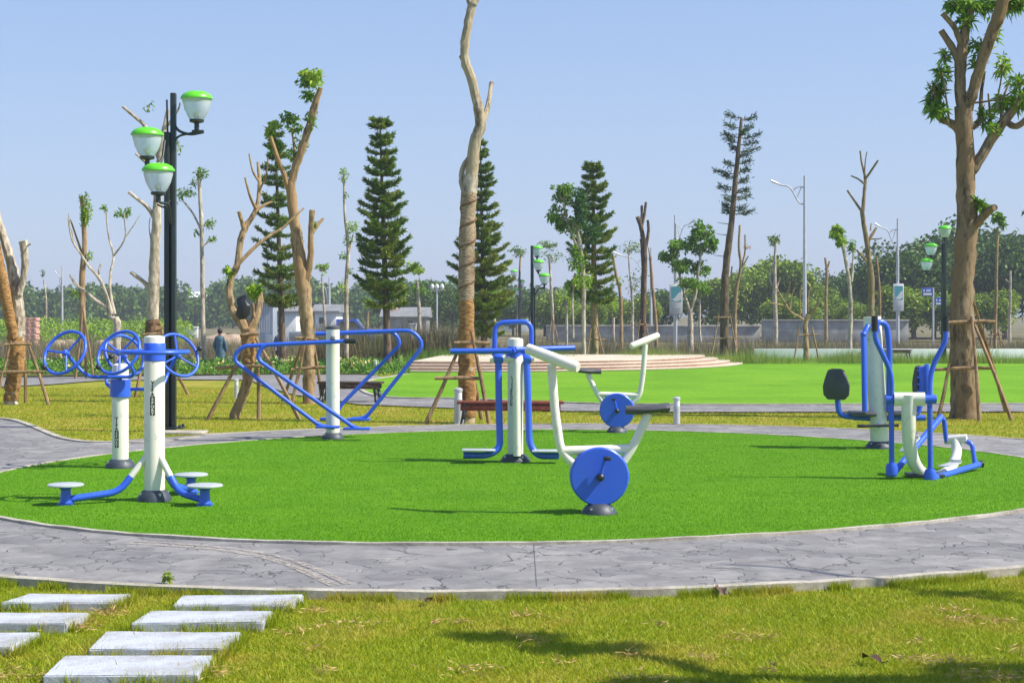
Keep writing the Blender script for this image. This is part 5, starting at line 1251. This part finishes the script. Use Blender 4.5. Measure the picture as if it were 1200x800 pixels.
# ------------------------------------------------------------------ buildings
def box_part(name, m, root, x0, x1, y0, y1, z0, z1, bev=.02):
    mb = MB(); mb.box(((x0 + x1) / 2, (y0 + y1) / 2, (z0 + z1) / 2), (x1 - x0, y1 - y0, z1 - z0), bev=bev); return mb.build(name, m, root)
def hut(px0, px1, Y, py_eave, py_ridge, lab, wall, roof, depth=4, win=(), door=None, name='hut'):
    a = P(px0, py_eave, Y); b = P(px1, py_eave, Y); z0 = gz(Y); zr = P(0, py_ridge, Y).z
    r = empty(name, ((a.x + b.x) / 2, Y, z0), lab, 'building')
    w = box_part('wall', wall, r, a.x, b.x, Y, Y + depth, z0, a.z)
    mb = MB(); o = .25; y0, y1 = Y - o, Y + depth + o; xm = (y0 + y1) / 2
    vs = [(a.x - o, y0, a.z), (b.x + o, y0, a.z), (b.x + o, y1, a.z), (a.x - o, y1, a.z), (a.x - o, xm, zr), (b.x + o, xm, zr)]
    vs += [(v[0], v[1], v[2] + .1) for v in vs]
    mb.add(vs, [(0, 3, 2, 1), (6, 7, 11, 10), (8, 9, 10, 11), (0, 1, 7, 6), (2, 3, 9, 8), (0, 6, 10, 9, 3), (1, 2, 8, 11, 7)]); mb.build('roof', roof, r, smooth=False)
    for x0, x1, y0_, y1_ in win:
        p0 = P(x0, y0_, Y); p1 = P(x1, y1_, Y); mb = MB(); mb.box(((p0.x + p1.x) / 2, Y - .01, (p0.z + p1.z) / 2), (p1.x - p0.x, .06, p0.z - p1.z)); mb.build('window', M['glass'], r)
    if door:
        p0 = P(door[0], door[1], Y); mb = MB(); mb.box(((p0.x + P(door[2], 0, Y).x) / 2, Y - .012, (p0.z + z0) / 2), (P(door[2], 0, Y).x - p0.x, .06, p0.z - z0)); mb.build('door', M['bluegrey'], r)
    return r
hut(320, 347, 108, 366, 356, 'white walled shed with grey roof behind the bent tan tree', M['whitewall'], M['roofgrey'], win=((326, 332, 374, 382),))
rb = hut(304, 320, 106, 355, 351, 'narrow blue grey metal cabin left of the white shed', M['bluegrey'], M['roofgrey'], door=(311, 368, 317))
mb = MB()
for k in range(9):
    xx = P(304.5 + k * 1.9, 0, 106).x; mb.box((xx, 105.97, P(0, 372, 106).z), (.04, .05, 2.0))
mb.build('cladding_ribs', M['galv'], rb)
hut(369, 394, 104, 366, 358, 'pale walled hut with grey roof just left of the swing trainer post', M['whitewall'], M['roofgrey'], win=((374, 379, 372, 379),))
hb = hut(448, 500, 140, 372, 361, 'low grey hut with sloping roof behind the conifer', M['concrete'], M['roofgrey'], depth=5, win=((478, 484, 376, 382),))
box_part('chimney', M['brick'], hb, P(455, 0, 142).x, P(465, 0, 142).x, 141.5, 142.4, P(0, 372, 142).z, P(0, 355, 142).z)
hut(208, 236, 345, 354, 342, 'white roofed building among the trees right of the tall lamp', M['whitewall'], M['whitewall'], depth=12)
hut(590, 622, 210, 366, 359, 'long low white building behind the looped handrail', M['whitewall'], M['bluegrey'], depth=8, win=((596, 600, 368, 371), (606, 610, 368, 371)))
# brick stack
a = P(28, 372, 100); b = P(44.5, 372, 100); rb = empty('brick_stack', ((a.x + b.x) / 2, 100, gz(100)), 'stack of pink bricks beside the left edge tree', 'brick stack')
mb = MB(); nz = 10; hz = (a.z - gz(100)) / nz
for i in range(nz):
    for k in range(5):
        w = (b.x - a.x) / 5; mb.box((a.x + w * (k + .5) + (.03 if i % 2 else -.03), 100 + (.02 if k % 2 else 0), gz(100) + hz * (i + .5)), (w * .94, .8, hz * .92), bev=.01)
mb.build('bricks', M['brick'], rb)
for (x0, x1, yt, Yd, lab) in ((55, 95, 388, 92, 'low pinkish soil heap behind the left wheel'), (238, 292, 382, 115, 'low pinkish sandy bank behind the child in blue'), (110, 135, 390, 95, 'small pink rubble heap behind the wheels')):
    mb = MB(); a = P((x0 + x1) / 2, yt, Yd); w = (x1 - x0) / F * Yd / 2; z0 = gz(Yd)
    mb.ball((a.x, Yd, z0), 1, 20, sc=(w * 1.25, 1.8, (a.z - z0) * .6))
    for j in range(len(mb.v)):
        if mb.v[j].z > z0 + .05: mb.v[j] += Vector((random.uniform(-1, 1) * .1, random.uniform(-1, 1) * .1, random.uniform(-1, .6) * .12))
    tag(mb.build('soil_heap', M['sandheap']), lab, 'soil heap', 'soil heaps beyond the park')
# white cabinet
a = P(479, 380, 96); b = P(488, 380, 96); rc = empty('utility_cabinet', ((a.x + b.x) / 2, 96, gz(96)), 'white utility cabinet behind the bend of the right swing frame', 'cabinet')
box_part('box', M['whitewall'], rc, a.x, b.x, 96, 96.4, gz(96), a.z); box_part('lid', M['whitewall'], rc, a.x - .04, b.x + .04, 95.95, 96.45, a.z + .002, a.z + .06)
# blue truck
Yt = 92
def tq(px, py, d=0): return P(px, py, Yt + d)
x0 = tq(394, 0).x; x1 = tq(424, 0).x; z0 = gz(Yt); xm = (x0 + x1) / 2
tk = empty('small_truck', (xm, Yt, z0), 'small blue truck parked behind the thicket right of the swing trainer post', 'truck')
zt = tq(0, 374).z; zc = tq(0, 384).z
prof = [(x0, z0 + .45), (x1 + .5, z0 + .45), (x1 + .5, zc - .1), (x1 + .02, zc), (x1 - .35, zt), (x0, zt)]
mb = MB(); n = len(prof); vs = [(p[0], Yt, p[1]) for p in prof] + [(p[0], Yt + 1.6, p[1]) for p in prof]
mb.add(vs, [tuple(range(n)), tuple(reversed(range(n, 2 * n)))] + [(i, i + n, (i + 1) % n + n, (i + 1) % n) for i in range(n)]); cab = mb.build('cab', M['blue'], tk, smooth=False)
mb = MB(); wz = zt - .12
mb.add([(x0 + .25, Yt - .01, zc), (x1 - .12, Yt - .01, zc), (x1 - .42, Yt - .01, wz), (x0 + .25, Yt - .01, wz)], [(0, 1, 2, 3)]); mb.build('window', M['glass'], cab, smooth=False)
mb = MB(); mb.add([(x1 + .03, Yt + .1, zc + .0), (x1 + .03, Yt + 1.5, zc), (x1 - .32, Yt + 1.5, zt - .03), (x1 - .32, Yt + .1, zt - .03)], [(0, 1, 2, 3)]); mb.build('windscreen', M['glass'], cab, smooth=False)
mb = MB(); mb.box((x0 - 1.4, Yt + .8, z0 + .95), (2.7, 1.7, .55), bev=.03); mb.build('cargo_bed', M['bluegrey'], tk)
for xx in (x0 - 2.0, x1 - .2):
    for yy in (Yt + .05, Yt + 1.55):
        mb = MB(); mb.lathe((xx, yy - .1, z0 + .38), [(.2, 0), (.36, .01), (.38, .05), (.38, .17), (.36, .2), (.2, .21)], 24, (0, 1, 0)); w = mb.build('wheel', M['black'], tk)
        mb = MB(); mb.lathe((xx, yy - .115, z0 + .38), [(.05, 0), (.19, .012), (.2, .02)], 18, (0, 1, 0)); mb.build('rim', M['galv'], w)

# ------------------------------------------------------------------ people far behind
M['skin'] = mat('skin', (.36, .2, .13), .5, .1, 20); M['hair'] = mat('dark_hair', (.012, .01, .01), .5, .3, 30)
M['teal_cloth'] = mat('blue_grey_cloth', (.07, .15, .20), .8, .25, 10, bmp=.4); M['blue_cloth'] = mat('dark_blue_cloth', (.07, .10, .20), .8, .25, 10); M['dark_cloth'] = mat('dark_trousers', (.03, .04, .06), .8, .2, 10)
def person(loc, h, rz, label, coat, long_coat=True):
    p = empty('person', loc, label, 'person', None, rz)
    s = h / 1.7
    J = {'pel': (0, 0, .92), 'sp': (0, 0, 1.12), 'ch': (0, 0, 1.32), 'nk': (0, 0, 1.46), 'hd': (0, -.01, 1.56), 'ht': (0, 0, 1.66), 'ls': (.17, 0, 1.38), 'le': (.23, .02, 1.1), 'lw': (.22, -.08, .87), 'lh': (.21, -.1, .78),
         'rs': (-.17, 0, 1.38), 're': (-.23, .03, 1.1), 'rw': (-.2, -.1, .88), 'rh': (-.19, -.12, .79), 'lp': (.09, 0, .88), 'lk': (.1, -.01, .48), 'la': (.1, .02, .08), 'lt': (.11, -.13, .03), 'rp': (-.09, 0, .88), 'rk': (-.1, -.02, .48), 'ra': (-.11, .02, .08), 'rt': (-.12, -.13, .03)}
    rad = {'pel': .13, 'sp': .12, 'ch': .14, 'nk': .055, 'hd': .085, 'ht': .075, 'ls': .06, 'le': .045, 'lw': .032, 'lh': .035, 'rs': .06, 're': .045, 'rw': .032, 'rh': .035, 'lp': .09, 'lk': .06, 'la': .04, 'lt': .035, 'rp': .09, 'rk': .06, 'ra': .04, 'rt': .035}
    E = ['pel-sp', 'sp-ch', 'ch-nk', 'nk-hd', 'hd-ht', 'ch-ls', 'ls-le', 'le-lw', 'lw-lh', 'ch-rs', 'rs-re', 're-rw', 'rw-rh', 'pel-lp', 'lp-lk', 'lk-la', 'la-lt', 'pel-rp', 'rp-rk', 'rk-ra', 'ra-rt']
    ks = list(J); me = bpy.data.meshes.new('body'); me.from_pydata([tuple(c * s for c in J[k]) for k in ks], [tuple(ks.index(x) for x in e.split('-')) for e in E], [])
    o = link(bpy.data.objects.new('body', me), p)
    sk = o.modifiers.new('skin', 'SKIN'); sl = me.skin_vertices[0].data
    for i, k in enumerate(ks): sl[i].radius = (rad[k] * s, rad[k] * s)
    sl[0].use_root = True
    sb = o.modifiers.new('sub', 'SUBSURF'); sb.levels = 2; sb.render_levels = 2
    me.materials.append(M['skin'])
    c = MB(); f = [(.17, .8), (.165, .92), (.15, 1.1), (.175, 1.3), (.15, 1.4), (.07, 1.46)]
    if long_coat: f = [(.22, .14), (.2, .5)] + f
    c.lathe((0, 0, 0), [(a * s * 1.08, b * s) for a, b in f], 18, caps=False)
    for j in range(len(c.v)): c.v[j].y *= .75
    c.build('coat', coat, p, local=True)
    for sg in (-1, 1):
        sm = MB(); sm.tube([(sg * .13 * s, 0, 1.38 * s), (sg * .235 * s, .02 * s, 1.1 * s), (sg * .215 * s, -.08 * s, .88 * s)], [.075 * s, .06 * s, .05 * s], 10); sm.build('sleeve', coat, p, local=True)
        if not long_coat:
            sm = MB(); sm.tube([(sg * .09 * s, 0, .9 * s), (sg * .1 * s, -.01, .48 * s), (sg * .105 * s, .02, .1 * s)], [.11 * s, .085 * s, .07 * s], 12); sm.build('trouser_leg', M['dark_cloth'], p, local=True)
        sh = MB(); sh.box((sg * .11 * s, -.05 * s, .045 * s), (.1 * s, .26 * s, .09 * s), bev=.02); sh.build('shoe', M['black'], p, local=True)
    hr = MB(); hr.ball((0, .015 * s, 1.625 * s), .1 * s, 14, sc=(1, 1.08, 1.05))
    hr.v = [v if not (v.y < -.03 * s and v.z < 1.64 * s) else Vector((v.x * .85, -.02 * s, v.z)) for v in hr.v]
    hr.build('hair', M['hair'], p, local=True)
    fc = MB(); fc.ball((0, -.1 * s, 1.585 * s), .014 * s, 8, sc=(1, 1.3, 1.5)); fc.build('nose', M['skin'], p, local=True)
    ey = MB()
    for sg in (-1, 1): ey.ball((sg * .033 * s, -.088 * s, 1.61 * s), .011 * s, 8)
    ey.build('eyes', M['hair'], p, local=True)
    return p
Yp = 58; person(((258 - 600) / F * Yp, Yp, gz(Yp)), 1.66, R(165), 'person in a long blue grey coat standing beyond the flower bed at left', M['teal_cloth'])
Yp = 63; person(((328 - 600) / F * Yp, Yp, gz(Yp)), 1.62, R(20), 'dark haired person in a blue top standing just left of the bent tan trunk', M['blue_cloth'], False)

# ------------------------------------------------------------------ far trees
def crown_proto(k, w, h, n, leafm, trunk=True):
    V = []
    cz = h * .58
    for i in range(k):
        d = unit(RNG.normal(size=(1, 3)))[0]; d[2] = abs(d[2]) * .9 - .35 * RNG.random()
        rr = RNG.uniform(.35, .85)
        c = np.array([d[0] * w * .5 * rr, d[1] * w * .5 * rr, cz + d[2] * h * .42 * rr])
        s = RNG.uniform(.14, .26)
        V.append(blob_leaves(c, (w * s, w * s, h * s * .8), n // k, .42, .26, shell=.55))
    c = np.array([0, 0, cz * .9]); V.append(blob_leaves(c, (w * .34, w * .34, h * .36), n // 5, .5, .3, shell=.3))
    V = np.concatenate(V); V[:, :, 2] = np.maximum(V[:, :, 2], .1)
    me_o = quads_obj('tmp', V, leafm); me = me_o.data; bpy.data.objects.remove(me_o); me.name = 'crown'
    mb = MB(); mb.tube([(0, 0, -.1), (.05, 0, h * .3), (0, .05, h * .62)], [.22, .16, .08], 8)
    for j in range(4):
        a = j * 1.6 + random.random(); mb.tube([(0, 0, h * .28), (math.cos(a) * w * .16, math.sin(a) * w * .16, h * .55)], [.1, .03], 6)
    to = mb.build('tmp2', M['bark_dark']); tm = to.data; bpy.data.objects.remove(to); tm.name = 'trunk'
    return me, tm
protoN = [crown_proto(16, 7.5, 8.5, 6500, M['wood_near']) for _ in range(3)]
protoD = [crown_proto(18, 9.0, 9.5, 7000, M['wood_far']) for _ in range(3)]
def far_tree(px, top, Y, proto, lab, wscale=1, group='trees of the wood beyond the park', h0=9):
    x = (px - 600) / F * Y; z0 = gz(Y); hh = P(0, top, Y).z - z0
    r = empty('background_tree', (x, Y, z0), lab, 'tree', group, random.uniform(0, 6.28))
    s = hh / h0; r.scale = (s * wscale, s * wscale, s)
    for nm, me in (('crown', proto[0]), ('trunk', proto[1])):
        link(bpy.data.objects.new(nm, me), r)
    return r
tl = [ # px, top, Y, bright?, label
 (882, 300, 150, 1, 'bright green background tree just right of the sparse pine'), (905, 292, 155, 1, 'light green background tree behind the slender pole tree'), (928, 296, 150, 1, 'bright green background tree left of the silver street light'), (952, 318, 155, 1, 'lower bright green tree right of the silver street light foot'),
 (860, 318, 160, 0, 'dark green tree between the bushy tree and the sparse pine'), (835, 325, 150, 1, 'mid green tree just behind the right side of the bushy tree'), (780, 330, 160, 0, 'dark tree behind the poster box'), (752, 338, 150, 1, 'low yellow green tree behind the bare dark forked tree'),
 (722, 335, 155, 1, 'yellow green tree behind the bent tan sapling'), (700, 345, 165, 0, 'dark low tree behind the conifer right of the middle'), (655, 340, 150, 1, 'mid green tree behind the airy pale sapling'), (635, 346, 165, 0, 'dark tree right of the dark lamp in the middle'), (600, 345, 170, 1, 'yellow green tree above the looped handrail'),
 (566, 340, 175, 0, 'dark tree behind the wrapped trunk'), (530, 330, 170, 0, 'dark tree right of the globe lamp'), (505, 318, 165, 0, 'dark tree behind the globe lamp'), (478, 330, 160, 0, 'dark tree right behind the tall conifer'), (985, 318, 160, 0, 'dark tree behind the white stemmed tufted tree'),
 (1010, 305, 165, 0, 'dark tree behind the tall bare forked tree'), (1040, 295, 150, 0, 'dark tree left of the right poster box'), (1072, 285, 145, 0, 'dark green tree between the poster box and the street name plates'), (1095, 270, 150, 0, 'tall dark tree behind the right park lamp'), (1125, 272, 155, 0, 'dark tree directly behind the big right trunk'),
 (1150, 262, 150, 0, 'tall dark tree just right of the big trunk'), (1180, 262, 145, 0, 'tall dark tree by the right edge'), (1210, 268, 150, 0, 'dark tree cut by the right edge'), (1060, 330, 130, 1, 'low green tree behind the right poster pole'), (1000, 342, 135, 1, 'low bright green tree right of the thin sawn pole'),
 (970, 345, 140, 1, 'low bright bush like tree left of the white stemmed tree'), (1165, 330, 128, 1, 'mid green low tree behind the thin tufted tree'), (1105, 335, 130, 1, 'low green tree under the street name plates'),
 (918, 345, 132, 1, 'low bright tree behind the pollarded tree'), (690, 352, 132, 1, 'low bright hedge tree left of the bent tan sapling')]
for i, (px, top, Y, b, lab) in enumerate(tl):
    far_tree(px + random.uniform(-4, 4), top + random.uniform(-9, 7), Y, (protoN if b else protoD)[i % 3], lab, wscale=random.uniform(.8, 1.15) if top < 320 else random.uniform(.95, 1.5))
# the distant wood at left, one mass
V = []
for i in range(150):
    px = -60 + i * 5.2 + random.uniform(-4, 4); Y = random.uniform(255, 330)
    top = np.interp(px, [-60, 0, 60, 90, 115, 150, 200, 240, 300, 345, 380, 420, 480, 560, 720], [318, 330, 345, 334, 330, 342, 336, 330, 328, 318, 335, 338, 330, 335, 345]); top = max(top, 353) if 203 < px < 240 else top; top = top + random.uniform(-3, 7)
    hz = P(0, top, Y).z - gz(Y); x = (px - 600) / F * Y
    for j in range(3):
        V.append(blob_leaves((x + random.uniform(-1.5, 1.5), Y, gz(Y) + hz * (.28 + .27 * j)), (3.6 - .5 * j, 2.5, hz * .26), 130, .95, .6, shell=.4))
V = np.concatenate(V); tag(quads_obj('distant_wood', V, M['wood_far']), 'hazy blue green wood along the horizon at left', 'woods', kind='stuff')
# bright hedge at far left
V = []
for i in range(60):
    px = -40 + i * 4.4; Y = random.uniform(116, 124); 
    if 230 < px: continue
    z0 = gz(Y); zt = P(0, 371 + random.uniform(-2, 3), Y).z
    V.append(blob_leaves(((px - 600) / F * Y, Y, (z0 + zt) / 2), (.6, .7, (zt - z0) / 2), 110, .28, .14, shell=.3))
tag(quads_obj('hedge', np.concatenate(V), M['leaf_bright']), 'long bright green clipped hedge far off at left', 'hedge')

# ------------------------------------------------------------------ haze, sky, sun
mb = MB(); mb.box((0, 150, 20), (700, 410, 60)); 
def hazemat():
    m = bpy.data.materials.new('haze'); m.use_nodes = True; nt = m.node_tree; nt.nodes.clear()
    o = nt.nodes.new('ShaderNodeOutputMaterial'); v = nt.nodes.new('ShaderNodeVolumePrincipled')
    v.inputs['Color'].default_value = (.86, .92, 1, 1); v.inputs['Density'].default_value = HAZE; nt.links.new(v.outputs[0], o.inputs['Volume']); return m
HAZE = .0006
hz = mb.build('haze', hazemat(), smooth=False); hz.location = (0, 0, -9.2); tag(hz, kind='stuff'); hz['label'] = 'thin pale air haze over the whole park'; hz['category'] = 'haze'

w = bpy.data.worlds.new('World'); scene.world = w; w.use_nodes = True; nt = w.node_tree
bg = nt.nodes['Background']; sky = nt.nodes.new('ShaderNodeTexSky'); sky.sky_type = 'NISHITA'; sky.sun_disc = False
EL, AZ = R(49), R(-11)       # sun from +X, a little behind the viewer
sky.sun_elevation = EL; sky.sun_rotation = R(90) - AZ
sky.air_density = 1.0; sky.dust_density = .8; sky.ozone_density = 3.0; sky.altitude = 0
hs = nt.nodes.new('ShaderNodeHueSaturation'); hs.inputs['Saturation'].default_value = 1.25
nt.links.new(sky.outputs[0], hs.inputs['Color']); mx = nt.nodes.new('ShaderNodeMix'); mx.data_type = 'RGBA'; pass
tcw = nt.nodes.new('ShaderNodeTexCoord'); sx = nt.nodes.new('ShaderNodeSeparateXYZ'); mrw = nt.nodes.new('ShaderNodeMapRange')
mrw.inputs[1].default_value = .0; mrw.inputs[2].default_value = .55; mrw.inputs[3].default_value = .80; mrw.inputs[4].default_value = .12
nt.links.new(tcw.outputs['Generated'], sx.inputs[0]); nt.links.new(sx.outputs[2], mrw.inputs[0]); nt.links.new(mrw.outputs[0], mx.inputs[0])
mx.inputs[7].default_value = (2.3, 2.74, 4.15, 1); nt.links.new(hs.outputs[0], mx.inputs[6]); nt.links.new(mx.outputs[2], bg.inputs[0]); bg.inputs[1].default_value = .14
sd = bpy.data.lights.new('sun', 'SUN'); sd.energy = 5.0; sd.angle = R(.53); sd.color = (1, .95, .86)
so = bpy.data.objects.new('sun', sd); col.objects.link(so); so.location = (20, -5, 30)
d = -s_; so.rotation_euler = d.to_track_quat('-Z', 'Y').to_euler()

cam = bpy.data.cameras.new('camera'); co = bpy.data.objects.new('camera', cam); col.objects.link(co)
co.location = (0, 0, H); co.rotation_euler = (R(90), 0, 0)
cam.sensor_width = 36; cam.lens = F / 1200 * 36; cam.shift_y = -(400 - YH) / 1200; cam.clip_end = 5000; cam.clip_start = .1
scene.camera = co
scene.view_settings.view_transform = 'Standard'; scene.view_settings.look = 'None'; scene.view_settings.exposure = .45; scene.view_settings.gamma = 1
scene.cycles.max_bounces = 8; scene.cycles.transparent_max_bounces = 12
scene.cycles.volume_bounces = 0
